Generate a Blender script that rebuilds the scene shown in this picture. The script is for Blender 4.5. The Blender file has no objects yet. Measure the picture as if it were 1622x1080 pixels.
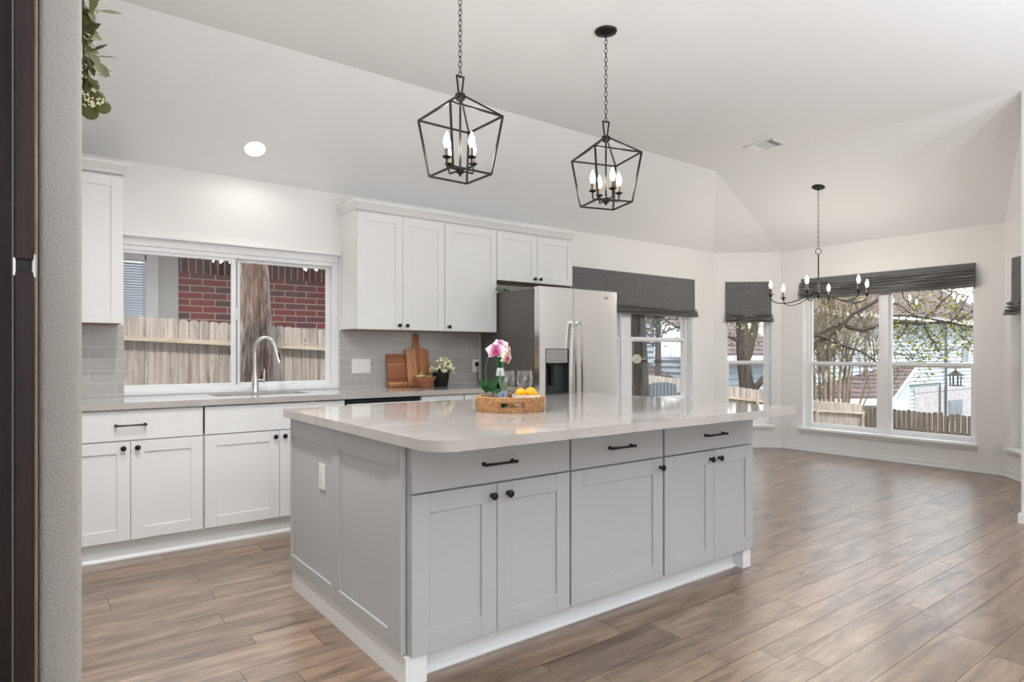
import bpy, bmesh, math, random
from mathutils import Vector, Matrix
R = math.radians
PI = math.pi
SC = bpy.context.scene
COL = SC.collection

# ------------------------------------------------------------------ camera
F_PX, YAW, V0, CAM_H = 1007.72, 0.6494, 558.6, 1.2036
cam_d = bpy.data.cameras.new('camera')
cam = bpy.data.objects.new('camera', cam_d)
COL.objects.link(cam)
cam.location = (0, 0, CAM_H)
cam.rotation_euler = (R(90), 0, -YAW)
cam_d.sensor_fit = 'HORIZONTAL'
cam_d.sensor_width = 36.0
cam_d.lens = F_PX / 1622 * 36.0
cam_d.shift_y = (V0 - 540) / 1622
cam_d.clip_start = 0.02
SC.camera = cam

# ------------------------------------------------------------------ sky, sun, added fill lamps, exposure
SC.view_settings.view_transform = 'Standard'
SC.view_settings.look = 'None'
SC.view_settings.gamma = 1
SC.view_settings.use_curve_mapping = False
SC.view_settings.exposure = 0.56
world = bpy.data.worlds.new('sky')
SC.world = world
world.use_nodes = True
wn = world.node_tree.nodes
bg = wn['Background']
# overcast sky: brighter overhead than at the horizon
bg.inputs['Strength'].default_value = 1.0
_tc = wn.new('ShaderNodeTexCoord')
_sp = wn.new('ShaderNodeSeparateXYZ')
_cr = wn.new('ShaderNodeValToRGB')
_cr.color_ramp.elements[0].position = 0.02
_cr.color_ramp.elements[0].color = (1.0, 1.06, 1.11, 1)
_cr.color_ramp.elements[1].position = 0.9
_cr.color_ramp.elements[1].color = (2.4, 2.6, 2.8, 1)
world.node_tree.links.new(_tc.outputs['Generated'], _sp.inputs[0])
world.node_tree.links.new(_sp.outputs['Z'], _cr.inputs['Fac'])
world.node_tree.links.new(_cr.outputs['Color'], bg.inputs['Color'])

sun_d = bpy.data.lights.new('sun', 'SUN')
sun_d.energy = 2.5
sun_d.angle = R(4)
sun_d.color = (1, 0.95, 0.88)
sun = bpy.data.objects.new('sun', sun_d)
COL.objects.link(sun)
sun.rotation_euler = (R(36), 0, R(-30))      # comes over our roof, falls on the side-yard fence

def area(name, loc, rot, sx, sy, power, color=(1, 1, 1), shape='RECTANGLE', spread=180):
    d = bpy.data.lights.new(name, 'AREA')
    d.shape = shape
    d.size = sx
    d.size_y = sy
    d.energy = power
    d.color = color
    d.spread = R(spread)
    o = bpy.data.objects.new(name, d)
    COL.objects.link(o)
    o.location = loc
    o.rotation_euler = rot
    return o
# added fill lamps in unseen window openings behind the camera, tinted like daylight
area('added_window_fill', (-2.05, -4.42, 1.35), (R(110), 0, 0), 2.1, 2.0, 17, (0.90, 0.95, 1.0))
area('added_window_fill', (0.15, -4.42, 1.35), (R(110), 0, 0), 2.1, 2.0, 17, (0.90, 0.95, 1.0))
area('added_window_fill', (-4.25, -4.42, 1.35), (R(110), 0, 0), 2.1, 2.0, 17, (0.90, 0.95, 1.0))

# unseen uplighters added behind the camera to brighten the ceiling (bowls built further down)
FILL_UPLIGHTS = ((1.2, -1.2), (3.0, -1.1), (4.0, -1.7), (-2.2, -0.6))
for _x, _y in FILL_UPLIGHTS:
    area('added_ceiling_fill', (_x, _y, 0.93), (R(180), 0, 0), 0.30, 0.30, 50, (0.88, 0.95, 1.0), 'DISK')

# ------------------------------------------------------------------ small helpers
def lin(c):
    c = c / 255.0
    return c / 12.92 if c <= 0.04045 else ((c + 0.055) / 1.055) ** 2.4
def C(r, g, b):
    return (lin(r), lin(g), lin(b), 1)

S_, C_ = math.sin(YAW), math.cos(YAW)
def ray(u, v):
    k = (u - 811) / F_PX
    return Vector((S_ + k * C_, C_ - k * S_, (V0 - v) / F_PX))
def at(u, v, d):
    q = ray(u, v) * d
    q.z += CAM_H
    return q
def onY(u, v, y):
    r = ray(u, v)
    q = r * (y / r.y)
    q.z += CAM_H
    return q
def onX(u, v, x):
    r = ray(u, v)
    q = r * (x / r.x)
    q.z += CAM_H
    return q

class MB:
    def __init__(s, M=None):
        s.bm = bmesh.new()
        s.M = M
        s.mi = 0
    def _fin(s, n0):
        s.bm.faces.ensure_lookup_table()
        for f in s.bm.faces[n0:]:
            f.material_index = s.mi
    def add(s, vs, fs):
        n0 = len(s.bm.faces)
        bv = [s.bm.verts.new(s.M @ Vector(v) if s.M else v) for v in vs]
        for f in fs:
            try:
                s.bm.faces.new([bv[i] for i in f])
            except ValueError:
                pass
        s._fin(n0)
        return bv
    def box(s, x0, x1, y0, y1, z0, z1, bev=0, seg=2, M=None):
        if x1 < x0: x0, x1 = x1, x0
        if y1 < y0: y0, y1 = y1, y0
        if z1 < z0: z0, z1 = z1, z0
        b = bmesh.new()
        vs = [b.verts.new(v) for v in ((x0,y0,z0),(x1,y0,z0),(x1,y1,z0),(x0,y1,z0),(x0,y0,z1),(x1,y0,z1),(x1,y1,z1),(x0,y1,z1))]
        for f in ((0,3,2,1),(4,5,6,7),(0,1,5,4),(1,2,6,5),(2,3,7,6),(3,0,4,7)):
            b.faces.new([vs[i] for i in f])
        if bev:
            bmesh.ops.bevel(b, geom=b.edges[:], offset=bev, segments=seg, affect='EDGES', profile=0.6)
        s.merge(b, M)
    def merge(s, b, M=None):
        b.verts.index_update()
        s.add([(M @ v.co if M else v.co) for v in b.verts], [[v.index for v in f.verts] for f in b.faces])
        b.free()
    def prism(s, poly, h0, h1, axis='z', bev=0, M=None):
        # polygon extruded along an axis; poly is a list of 2-D points (counter-clockwise seen from +axis)
        b = bmesh.new()
        def p3(p, h):
            return (p[0], p[1], h) if axis == 'z' else ((p[0], h, p[1]) if axis == 'y' else (h, p[0], p[1]))
        lo = [b.verts.new(p3(p, h0)) for p in poly]
        hi = [b.verts.new(p3(p, h1)) for p in poly]
        n = len(poly)
        b.faces.new(lo[::-1]); b.faces.new(hi)
        for i in range(n):
            b.faces.new((lo[i], lo[(i+1) % n], hi[(i+1) % n], hi[i]))
        bmesh.ops.recalc_face_normals(b, faces=b.faces[:])
        if bev:
            es = [e for e in b.edges if abs(e.verts[0].co[{'x':0,'y':1,'z':2}[axis]] - e.verts[1].co[{'x':0,'y':1,'z':2}[axis]]) < 1e-7]
            bmesh.ops.bevel(b, geom=es, offset=bev, segments=2, affect='EDGES', profile=0.6)
        s.merge(b, M)
    def tube(s, pts, rad, n=8, closed=False, caps=True):
        pts = [Vector(p) for p in pts]
        if not hasattr(rad, '__len__'):
            rad = [rad] * len(pts)
        m = len(pts)
        tang = []
        for i in range(m):
            if closed:
                t = pts[(i+1) % m] - pts[i-1]
            else:
                t = pts[min(i+1, m-1)] - pts[max(i-1, 0)]
            tang.append(t.normalized() if t.length > 1e-9 else Vector((0,0,1)))
        ref = Vector((0,0,1)) if abs(tang[0].z) < 0.9 else Vector((1,0,0))
        nrm = (ref - tang[0] * ref.dot(tang[0])).normalized()
        vs, fs = [], []
        for i in range(m):
            nrm = (nrm - tang[i] * nrm.dot(tang[i]))
            nrm = nrm.normalized() if nrm.length > 1e-6 else tang[i].orthogonal().normalized()
            bn = tang[i].cross(nrm)
            for k in range(n):
                a = 2 * PI * (k + 0.5) / n
                vs.append(pts[i] + (nrm * math.cos(a) + bn * math.sin(a)) * rad[i])
        rng = m if closed else m - 1
        for i in range(rng):
            j = (i + 1) % m
            for k in range(n):
                l = (k + 1) % n
                fs.append((i*n+k, i*n+l, j*n+l, j*n+k))
        if caps and not closed:
            fs.append(tuple(range(n))[::-1])
            fs.append(tuple((m-1)*n + k for k in range(n)))
        s.add(vs, fs)
    def lathe(s, prof, c=(0,0,0), n=24, axis=None):
        # profile of (radius, height) about a vertical axis through c, or about the direction `axis`
        c = Vector(c)
        if axis is None:
            ex, ey, ez = Vector((1,0,0)), Vector((0,1,0)), Vector((0,0,1))
        else:
            ez = Vector(axis).normalized()
            ex = ez.orthogonal().normalized()
            ey = ez.cross(ex)
        vs, fs, rings = [], [], []
        for r, h in prof:
            if r < 1e-6:
                rings.append([len(vs)]); vs.append(c + ez * h)
            else:
                rings.append(list(range(len(vs), len(vs) + n)))
                for k in range(n):
                    a = 2 * PI * k / n
                    vs.append(c + ex * (r * math.cos(a)) + ey * (r * math.sin(a)) + ez * h)
        for i in range(len(rings) - 1):
            A, B = rings[i], rings[i+1]
            for k in range(n):
                l = (k + 1) % n
                if len(A) == 1 and len(B) == 1: continue
                if len(A) == 1: fs.append((A[0], B[l], B[k]))
                elif len(B) == 1: fs.append((A[k], A[l], B[0]))
                else: fs.append((A[k], A[l], B[l], B[k]))
        s.add(vs, fs)
    def ball(s, c, rx, ry=None, rz=None, n=12, m=8):
        ry = ry or rx; rz = rz or rx
        c = Vector(c)
        vs, fs = [c + Vector((0,0,-rz))], []
        for i in range(1, m):
            t = PI * i / m - PI / 2
            for k in range(n):
                a = 2 * PI * k / n
                vs.append(c + Vector((rx*math.cos(t)*math.cos(a), ry*math.cos(t)*math.sin(a), rz*math.sin(t))))
        vs.append(c + Vector((0,0,rz)))
        for k in range(n):
            l = (k+1) % n
            fs.append((0, 1+l, 1+k))
            for i in range(m-2):
                fs.append((1+i*n+k, 1+i*n+l, 1+(i+1)*n+l, 1+(i+1)*n+k))
            fs.append((1+(m-2)*n+k, 1+(m-2)*n+l, len(vs)-1))
        s.add(vs, fs)
    def leaf(s, base, tip, width, up=(0,0,1), fold=0.15, droop=0.0, n=6, shape=1.0, point=1.0):
        base, tip, up = Vector(base), Vector(tip), Vector(up)
        ax = tip - base
        L = ax.length
        ax.normalize()
        side = ax.cross(up)
        side = side.normalized() if side.length > 1e-5 else ax.orthogonal().normalized()
        nr = side.cross(ax)
        vs, fs = [], []
        for i in range(n + 1):
            t = i / n
            w = width * 0.5 * (math.sin(PI * t ** shape) ** point)
            if i in (0, n): w = width * 0.02
            c = base + ax * (L * t) + nr * (-droop * L * t * t)
            vs += [c - side * w + nr * (fold * w), c, c + side * w + nr * (fold * w)]
        for i in range(n):
            a = i * 3
            fs += [(a, a+1, a+4, a+3), (a+1, a+2, a+5, a+4)]
        s.add(vs, fs)

def woff(p):
    v = Vector((0,0,0))
    while p is not None:
        v += p.location
        p = p.parent
    return v
def put(name, mb, m, parent=None, smooth=False, local=False, ang=40):
    bm = mb.bm
    if smooth != 'leaf':
        bmesh.ops.recalc_face_normals(bm, faces=bm.faces[:])
    if parent is not None and not local:
        bmesh.ops.translate(bm, verts=bm.verts[:], vec=-woff(parent))
    me = bpy.data.meshes.new(name)
    bm.to_mesh(me)
    bm.free()
    for k in (m if isinstance(m, (list, tuple)) else [m]):
        me.materials.append(k)
    if smooth:
        me.polygons.foreach_set('use_smooth', [True] * len(me.polygons))
        if smooth is True:
            me.set_sharp_from_angle(angle=R(ang))
    o = bpy.data.objects.new(name, me)
    COL.objects.link(o)
    if parent is not None:
        o.parent = parent
    return o
def tag(o, label, cat, group=None, kind=None):
    o['label'] = label
    o['category'] = cat
    if group: o['group'] = group
    if kind: o['kind'] = kind
    return o
def thing(name, loc, label, cat, group=None, rz=0.0):
    o = bpy.data.objects.new(name, None)
    o.empty_display_size = 0.05
    COL.objects.link(o)
    o.location = loc
    o.rotation_euler = (0, 0, rz)
    return tag(o, label, cat, group)
def struct(name, mb, m, parent=None, label=None, cat=None, **kw):
    o = put(name, mb, m, parent, **kw)
    if parent is None:
        o['kind'] = 'structure'
        if label: o['label'] = label
        if cat: o['category'] = cat
    return o
def struct_root(name, loc, rz, label, cat):
    o = thing(name, loc, label, cat, rz=rz)
    o['kind'] = 'structure'
    return o

# ------------------------------------------------------------------ materials
def mat(name, col=(0.8,0.8,0.8,1), rough=0.5, metal=0.0, spec=None, **kw):
    m = bpy.data.materials.new(name)
    m.use_nodes = True
    b = m.node_tree.nodes['Principled BSDF']
    b.inputs['Base Color'].default_value = col
    b.inputs['Roughness'].default_value = rough
    b.inputs['Metallic'].default_value = metal
    if spec is not None:
        b.inputs['Specular IOR Level'].default_value = spec
    for k, v in kw.items():
        b.inputs[k.replace('_', ' ')].default_value = v
    return m
def N(m, t, **props):
    n = m.node_tree.nodes.new(t)
    for k, v in props.items():
        setattr(n, k, v)
    return n
def LK(m, a, b):
    m.node_tree.links.new(a, b)
def bsdf(m):
    return m.node_tree.nodes['Principled BSDF']
def coords(m, scale=(1,1,1), kind='Object'):
    tc = N(m, 'ShaderNodeTexCoord')
    mp = N(m, 'ShaderNodeMapping')
    mp.inputs['Scale'].default_value = scale
    LK(m, tc.outputs[kind], mp.inputs['Vector'])
    return mp.outputs['Vector']
def noise(m, vec, scale, detail=4, rough=0.55, dist=0.0):
    n = N(m, 'ShaderNodeTexNoise')
    n.inputs['Scale'].default_value = scale
    n.inputs['Detail'].default_value = detail
    n.inputs['Roughness'].default_value = rough
    n.inputs['Distortion'].default_value = dist
    LK(m, vec, n.inputs['Vector'])
    return n.outputs['Fac']
def ramp(m, fac, stops):
    r = N(m, 'ShaderNodeValToRGB')
    e = r.color_ramp.elements
    e[0].position, e[0].color = stops[0]
    e[1].position, e[1].color = stops[-1]
    for p, c in stops[1:-1]:
        x = e.new(p); x.color = c
    LK(m, fac, r.inputs['Fac'])
    return r.outputs['Color']
def bump(m, h, strength=0.3, dist=0.01):
    b = N(m, 'ShaderNodeBump')
    b.inputs['Strength'].default_value = strength
    b.inputs['Distance'].default_value = dist
    LK(m, h, b.inputs['Height'])
    LK(m, b.outputs['Normal'], bsdf(m).inputs['Normal'])
def mixc(m, fac, a, b, mode='MIX'):
    x = N(m, 'ShaderNodeMix', data_type='RGBA', blend_type=mode)
    for i, s in ((0, fac), (6, a), (7, b)):
        if isinstance(s, (float, int)): x.inputs[i].default_value = s
        elif isinstance(s, tuple): x.inputs[i].default_value = s
        else: LK(m, s, x.inputs[i])
    return x.outputs[2]

def painted(name, col, rough=0.6, bscale=160, bstr=0.08):
    m = mat(name, col, rough)
    v = coords(m)
    bump(m, noise(m, v, bscale, 3), bstr, 0.004)
    return m
M_WALL = painted('wall_paint', (0.82, 0.81, 0.795, 1), 0.75)
M_CEIL = painted('ceiling_paint', (0.85, 0.85, 0.85, 1), 0.85, 120, 0.1)
M_PLASTER = painted('shaded_orange_peel_plaster', (0.45, 0.42, 0.39, 1), 0.6, 170, 0.7)  # same paint as the walls; its face's shade is put into the colour
M_TRIM = mat('white_trim_paint', (0.84, 0.84, 0.835, 1), 0.35)
M_VINYL = mat('white_vinyl', (0.84, 0.845, 0.85, 1), 0.3)
M_CAB = mat('white_cabinet_paint', (0.80, 0.80, 0.79, 1), 0.38)
M_ISL = mat('pale_grey_cabinet_paint', (0.455, 0.46, 0.46, 1), 0.36)
M_ISLW = mat('island_plinth_paint', (0.78, 0.79, 0.80, 1), 0.38)
M_GAP = mat('cabinet_carcass', (0.25, 0.24, 0.23, 1), 0.7)
M_BRONZE = mat('dark_bronze', (0.022, 0.019, 0.017, 1), 0.38, 0.7)
M_BLACK = mat('black_plastic', (0.009, 0.009, 0.009, 1), 0.5, spec=0.3)
M_CHROME = mat('brushed_nickel', (0.72, 0.71, 0.69, 1), 0.22, 1.0)
M_PLATE = mat('white_plastic', (0.80, 0.80, 0.78, 1), 0.4)
M_SLOT = mat('socket_slot', (0.12, 0.12, 0.12, 1), 0.6)

def wood(name, dark, mid, light, rough=0.45, axis='x', sc=1.0, bstr=0.15):
    m = mat(name, mid, rough)
    s = {'x': (1.2, 14, 14), 'y': (14, 1.2, 14), 'z': (14, 14, 1.2)}[axis]
    v = coords(m, tuple(k * sc for k in s))
    f = noise(m, v, 2.0, 6, 0.6, 0.6)
    col = ramp(m, f, [(0.3, dark), (0.5, mid), (0.7, light)])
    LK(m, col, bsdf(m).inputs['Base Color'])
    if bstr: bump(m, f, bstr, 0.003)
    return m
M_DARKWOOD = wood('espresso_stained_wood', C(22, 12, 10), C(34, 20, 17), C(48, 30, 24), 0.5, 'z')
bsdf(M_DARKWOOD).inputs['Specular IOR Level'].default_value = 0.3

def quartz():
    m = mat('quartz_worktop', (0.6, 0.57, 0.55, 1), 0.06)
    v = coords(m)
    a = noise(m, v, 420, 2)
    b = noise(m, v, 3.0, 6, 0.6, 1.2)
    c1 = ramp(m, a, [(0.35, C(170, 163, 157)), (0.65, C(194, 188, 184))])
    c2 = ramp(m, b, [(0.42, C(176, 169, 164)), (0.60, C(194, 189, 186))])
    LK(m, mixc(m, 0.5, c1, c2), bsdf(m).inputs['Base Color'])
    return m
M_QUARTZ = quartz()

def floor_mat():
    m = mat('plank_floor', C(150, 125, 105), 0.27, spec=0.9, Coat_Weight=0.6, Coat_Roughness=0.28)
    at1 = N(m, 'ShaderNodeAttribute', attribute_name='plank')
    sep = N(m, 'ShaderNodeSeparateColor')
    LK(m, at1.outputs['Color'], sep.inputs['Color'])
    tc = N(m, 'ShaderNodeTexCoord')
    off = N(m, 'ShaderNodeVectorMath', operation='SCALE')
    LK(m, at1.outputs['Color'], off.inputs[0])
    off.inputs['Scale'].default_value = 37.0
    ad = N(m, 'ShaderNodeVectorMath', operation='ADD')
    LK(m, tc.outputs['Object'], ad.inputs[0]); LK(m, off.outputs[0], ad.inputs[1])
    mp = N(m, 'ShaderNodeMapping')
    mp.inputs['Scale'].default_value = (1.1, 9, 9)
    LK(m, ad.outputs[0], mp.inputs['Vector'])
    f1 = noise(m, mp.outputs['Vector'], 1.6, 8, 0.62, 0.8)
    mp2 = N(m, 'ShaderNodeMapping')
    mp2.inputs['Scale'].default_value = (2.2, 6, 6)
    LK(m, ad.outputs[0], mp2.inputs['Vector'])
    f2 = noise(m, mp2.outputs['Vector'], 1.0, 5, 0.6, 1.5)
    g = ramp(m, f1, [(0.24, C(72, 52, 40)), (0.40, C(120, 95, 76)), (0.55, C(148, 122, 100)), (0.78, C(178, 156, 135))])
    d = ramp(m, f2, [(0.30, (0.52, 0.50, 0.48, 1)), (0.48, (0.86, 0.85, 0.84, 1)), (0.66, (1, 1, 1, 1))])
    c = mixc(m, 1.0, g, d, 'MULTIPLY')
    mp3 = N(m, 'ShaderNodeMapping')
    mp3.inputs['Scale'].default_value = (2.2, 9, 9)
    LK(m, ad.outputs[0], mp3.inputs['Vector'])
    vo = N(m, 'ShaderNodeTexVoronoi')
    vo.inputs['Scale'].default_value = 1.0
    LK(m, mp3.outputs['Vector'], vo.inputs['Vector'])
    kn = ramp(m, vo.outputs['Distance'], [(0.03, (0.40, 0.36, 0.33, 1)), (0.13, (1, 1, 1, 1))])
    c = mixc(m, 0.8, c, kn, 'MULTIPLY')
    f4 = noise(m, mp.outputs['Vector'], 9.0, 4, 0.6, 0.4)
    c = mixc(m, 0.5, c, ramp(m, f4, [(0.35, (0.72, 0.70, 0.68, 1)), (0.6, (1, 1, 1, 1))]), 'MULTIPLY')
    tone = ramp(m, sep.outputs[0], [(0.0, (0.76, 0.74, 0.72, 1)), (0.5, (1.0, 1.0, 1.0, 1)), (1.0, (1.2, 1.2, 1.2, 1))])
    c = mixc(m, 1.0, c, tone, 'MULTIPLY')
    LK(m, c, bsdf(m).inputs['Base Color'])
    r = ramp(m, f1, [(0.2, (0.36, 0.36, 0.36, 1)), (0.8, (0.25, 0.25, 0.25, 1))])
    LK(m, r, bsdf(m).inputs['Roughness'])
    bump(m, f1, 0.12, 0.002)
    return m
M_FLOOR = floor_mat()
M_SEAM = mat('plank_seam', C(70, 54, 44), 0.8)

def brick_like(name, w, h, mortar, c1, c2, cm, rough, swap=False, vertical_axis='z', var=None, bstr=0.4, horiz='x'):
    m = mat(name, c1, rough)
    tc = N(m, 'ShaderNodeTexCoord')
    sp = N(m, 'ShaderNodeSeparateXYZ')
    cb = N(m, 'ShaderNodeCombineXYZ')
    LK(m, tc.outputs['Object'], sp.inputs[0])
    hz = sp.outputs['X' if horiz == 'x' else 'Y']
    if swap:
        LK(m, sp.outputs['Z'], cb.inputs[0]); LK(m, hz, cb.inputs[1])
    else:
        LK(m, hz, cb.inputs[0]); LK(m, sp.outputs['Z'], cb.inputs[1])
    b = N(m, 'ShaderNodeTexBrick')
    b.inputs['Scale'].default_value = 1.0
    b.inputs['Brick Width'].default_value = w
    b.inputs['Row Height'].default_value = h
    b.inputs['Mortar Size'].default_value = mortar
    b.inputs['Mortar Smooth'].default_value = 0.1
    b.inputs['Bias'].default_value = 0.0
    b.inputs['Color1'].default_value = c1
    b.inputs['Color2'].default_value = c2
    b.inputs['Mortar'].default_value = cm
    b.offset = 0.0 if swap else 0.5
    LK(m, cb.outputs[0], b.inputs['Vector'])
    col = b.outputs['Color']
    if var:
        nz = noise(m, tc.outputs['Object'], var, 4)
        col = mixc(m, 0.35, col, ramp(m, nz, [(0.3, (0.45, 0.45, 0.45, 1)), (0.7, (1, 1, 1, 1))]), 'MULTIPLY')
    LK(m, col, bsdf(m).inputs['Base Color'])
    inv = N(m, 'ShaderNodeMath', operation='SUBTRACT')
    inv.inputs[0].default_value = 1.0
    LK(m, b.outputs['Fac'], inv.inputs[1])
    bump(m, inv.outputs[0], bstr, 0.004)
    return m
M_TILE = brick_like('grey_glazed_tile', 0.305, 0.0775, 0.0022, C(172, 169, 165), C(184, 181, 177), C(204, 202, 198), 0.22, bstr=0.25)
M_BRICK = brick_like('red_brick', 0.264, 0.0765, 0.006, C(176, 68, 66), C(106, 78, 76), C(214, 194, 182), 0.85, var=9)
M_SOLDIER = brick_like('soldier_brick', 0.30, 0.0765, 0.006, C(136, 68, 64), C(90, 72, 70), C(206, 186, 174), 0.85, swap=True, var=9)
M_WBRICK = brick_like('white_brick', 0.25, 0.08, 0.006, C(182, 178, 183), C(164, 160, 168), C(196, 194, 198), 0.85, var=4)

def glass_pane():
    m = bpy.data.materials.new('window_glass')
    m.use_nodes = True
    nt = m.node_tree
    nt.nodes.clear()
    out = nt.nodes.new('ShaderNodeOutputMaterial')
    mix = nt.nodes.new('ShaderNodeMixShader')
    tr = nt.nodes.new('ShaderNodeBsdfTransparent')
    gl = nt.nodes.new('ShaderNodeBsdfGlossy')
    gl.inputs['Roughness'].default_value = 0.0
    lw = nt.nodes.new('ShaderNodeLayerWeight')
    lw.inputs['Blend'].default_value = 0.5
    pw = nt.nodes.new('ShaderNodeMath'); pw.operation = 'POWER'; pw.inputs[1].default_value = 5.0
    ma = nt.nodes.new('ShaderNodeMath'); ma.operation = 'MULTIPLY_ADD'; ma.inputs[1].default_value = 0.97; ma.inputs[2].default_value = 0.03
    nt.links.new(lw.outputs['Facing'], pw.inputs[0])
    nt.links.new(pw.outputs[0], ma.inputs[0])
    nt.links.new(ma.outputs[0], mix.inputs[0])
    nt.links.new(tr.outputs[0], mix.inputs[1])
    nt.links.new(gl.outputs[0], mix.inputs[2])
    nt.links.new(mix.outputs[0], out.inputs[0])
    return m
M_GLASS = glass_pane()
def thin_glass():
    m = M_GLASS.copy(); m.name = 'thin_clear_glass'
    for n in m.node_tree.nodes:
        if n.type == 'MATH' and n.operation == 'POWER': n.inputs[1].default_value = 2.6
        if n.type == 'MATH' and n.operation == 'MULTIPLY_ADD': n.inputs[2].default_value = 0.05
        if n.type == 'BSDF_GLOSSY': n.inputs['Roughness'].default_value = 0.03
    return m
M_THIN = thin_glass()
M_CLEAR = mat('clear_glass', (1, 1, 1, 1), 0.0, Transmission_Weight=1.0, IOR=1.45)
M_GREENGLASS = mat('green_bottle_glass', C(60, 190, 110), 0.02, Transmission_Weight=1.0, IOR=1.45)

def emit(name, col, s):
    m = mat(name, col, 0.4)
    bsdf(m).inputs['Emission Color'].default_value = col
    bsdf(m).inputs['Emission Strength'].default_value = s
    return m
M_BULB = emit('lit_bulb', (1.0, 0.92, 0.80, 1), 50)
M_BULBC = emit('lit_chandelier_bulb', (1.0, 0.94, 0.86, 1), 190)
M_CANLED = emit('lit_downlight', (1.0, 0.95, 0.88, 1), 30)

def steel(name='stainless_steel', rough=0.22, col=(0.88, 0.88, 0.885, 1)):
    m = mat(name, col, rough, 1.0)
    v = coords(m, (160, 160, 1.5))
    bump(m, noise(m, v, 2.0, 3), 0.02, 0.002)
    return m
M_STEEL = steel()
M_STEELDK = mat('grey_fridge_side', C(108, 104, 101), 0.45, 0.1)

def fabric():
    m = mat('charcoal_linen', C(98, 98, 98), 0.9)
    a = noise(m, coords(m, (300, 300, 14)), 1.0, 3)
    b = noise(m, coords(m, (14, 14, 320)), 1.0, 3)
    c = mixc(m, 0.5, ramp(m, a, [(0.35, C(84, 84, 85)), (0.65, C(122, 121, 120))]), ramp(m, b, [(0.35, C(84, 84, 85)), (0.65, C(122, 121, 120))]))
    LK(m, c, bsdf(m).inputs['Base Color'])
    bump(m, b, 0.3, 0.002)
    return m
M_FABRIC = fabric()
# ------------------------------------------------------------------ room shell
WY = 4.907            # kitchen wall plane
BX = 7.60             # bay window wall plane
WH = 2.48             # wall height at the eaves
FZ = 3.05             # flat ceiling
TH = 0.16             # wall thickness

def TF(origin, th):
    return Matrix.Translation(Vector(origin)) @ Matrix.Rotation(th, 4, 'Z')
def wall(name, origin, th, L, H, ops, m=None, z0=-0.3, thick=TH):
    b = MB(TF(origin, th))
    xs = 0.0
    for (a, c, za, zb) in sorted(ops):
        b.box(xs, a, 0, thick, z0, H)
        b.box(a, c, 0, thick, z0, za)
        b.box(a, c, 0, thick, zb, H)
        xs = c
    b.box(xs, L, 0, thick, z0, H)
    return struct(name, b, m or M_WALL)

# local frames: x along the wall (left to right seen from inside), y outwards, z up
T_BACK = ((0, WY, 0), 0.0)
A45 = Vector((6.96, WY, 0)); B45 = Vector((BX, 4.37, 0)); C45 = Vector((BX, 2.04, 0)); D45 = Vector((6.96, 1.503, 0))
d45 = (B45 - A45); th45 = math.atan2(d45.y, d45.x); L45 = d45.length
d46 = (D45 - C45); th46 = math.atan2(d46.y, d46.x)
T_45 = (tuple(A45), th45)
T_BAY = (tuple(B45), -PI/2)
T_46 = (tuple(C45), th46)
W1 = (0.455, 1.985, 0.914, 1.985)
W2 = (4.300, 6.524, 0.62, 2.105)
W3 = (0.150, 0.722, 0.285, 2.105)
W4 = (4.37 - 4.077, 4.37 - 2.283, 0.285, 2.105)
W5 = (L45 - 0.722, L45 - 0.150, 0.285, 2.105)

wall('wall_back', (-6, WY, 0), 0, 6 + 6.96 + 0.02, WH + 0.1, [(W1[0]+6, W1[1]+6, W1[2], W1[3]), (W2[0]+6, W2[1]+6, W2[2], W2[3])])
wall('wall_bay_left', T_45[0], th45, L45, WH + 0.02, [W3])
wall('wall_bay_centre', T_BAY[0], -PI/2, 2.33, WH + 0.02, [W4])
wall('wall_bay_right', T_46[0], th46, L45 + 0.2, WH + 0.02, [W5])
b = MB(); b.box(5.66, 7.05, 1.20, 1.36, -0.3, WH + 0.7)
struct('wall_bay_return', b, M_WALL)
b = MB(); b.box(5.57, 5.70, -4.5, 1.405, -0.3, FZ + 0.02, bev=0.012)
struct('wall_right', b, M_WALL)
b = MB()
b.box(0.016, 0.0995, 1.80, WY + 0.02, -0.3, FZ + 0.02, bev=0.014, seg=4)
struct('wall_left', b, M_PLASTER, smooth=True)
b = MB(); b.box(-6.1, -6.0, -4.6, WY + 0.1, -0.3, FZ + 0.1)
struct('wall_hall', b, M_WALL)
wall('wall_front', (5.7, -4.5, 0), PI, 11.8, FZ + 0.1, [(5.7-1.20, 5.7+0.90, 0.35, 2.35), (5.7+1.00, 5.7+3.10, 0.35, 2.35), (5.7+3.20, 5.7+5.30, 0.35, 2.35)])
for i, x in enumerate((0.15, -2.05, -4.25)):  # unseen windows put in behind the camera to hold the fill lamps
    b = MB()
    x0, x1 = x - 1.05, x + 1.05
    for a0, a1 in ((x0, x0+0.06), (x-0.03, x+0.03), (x1-0.06, x1)):
        b.box(a0, a1, -4.62, -4.56, 0.35, 2.35)
    for a0, a1 in ((0.35, 0.42), (1.32, 1.38), (2.28, 2.35)):
        b.box(x0, x1, -4.62, -4.56, a0, a1)
    struct('window_%d' % (6 + i), b, M_VINYL)

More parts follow.
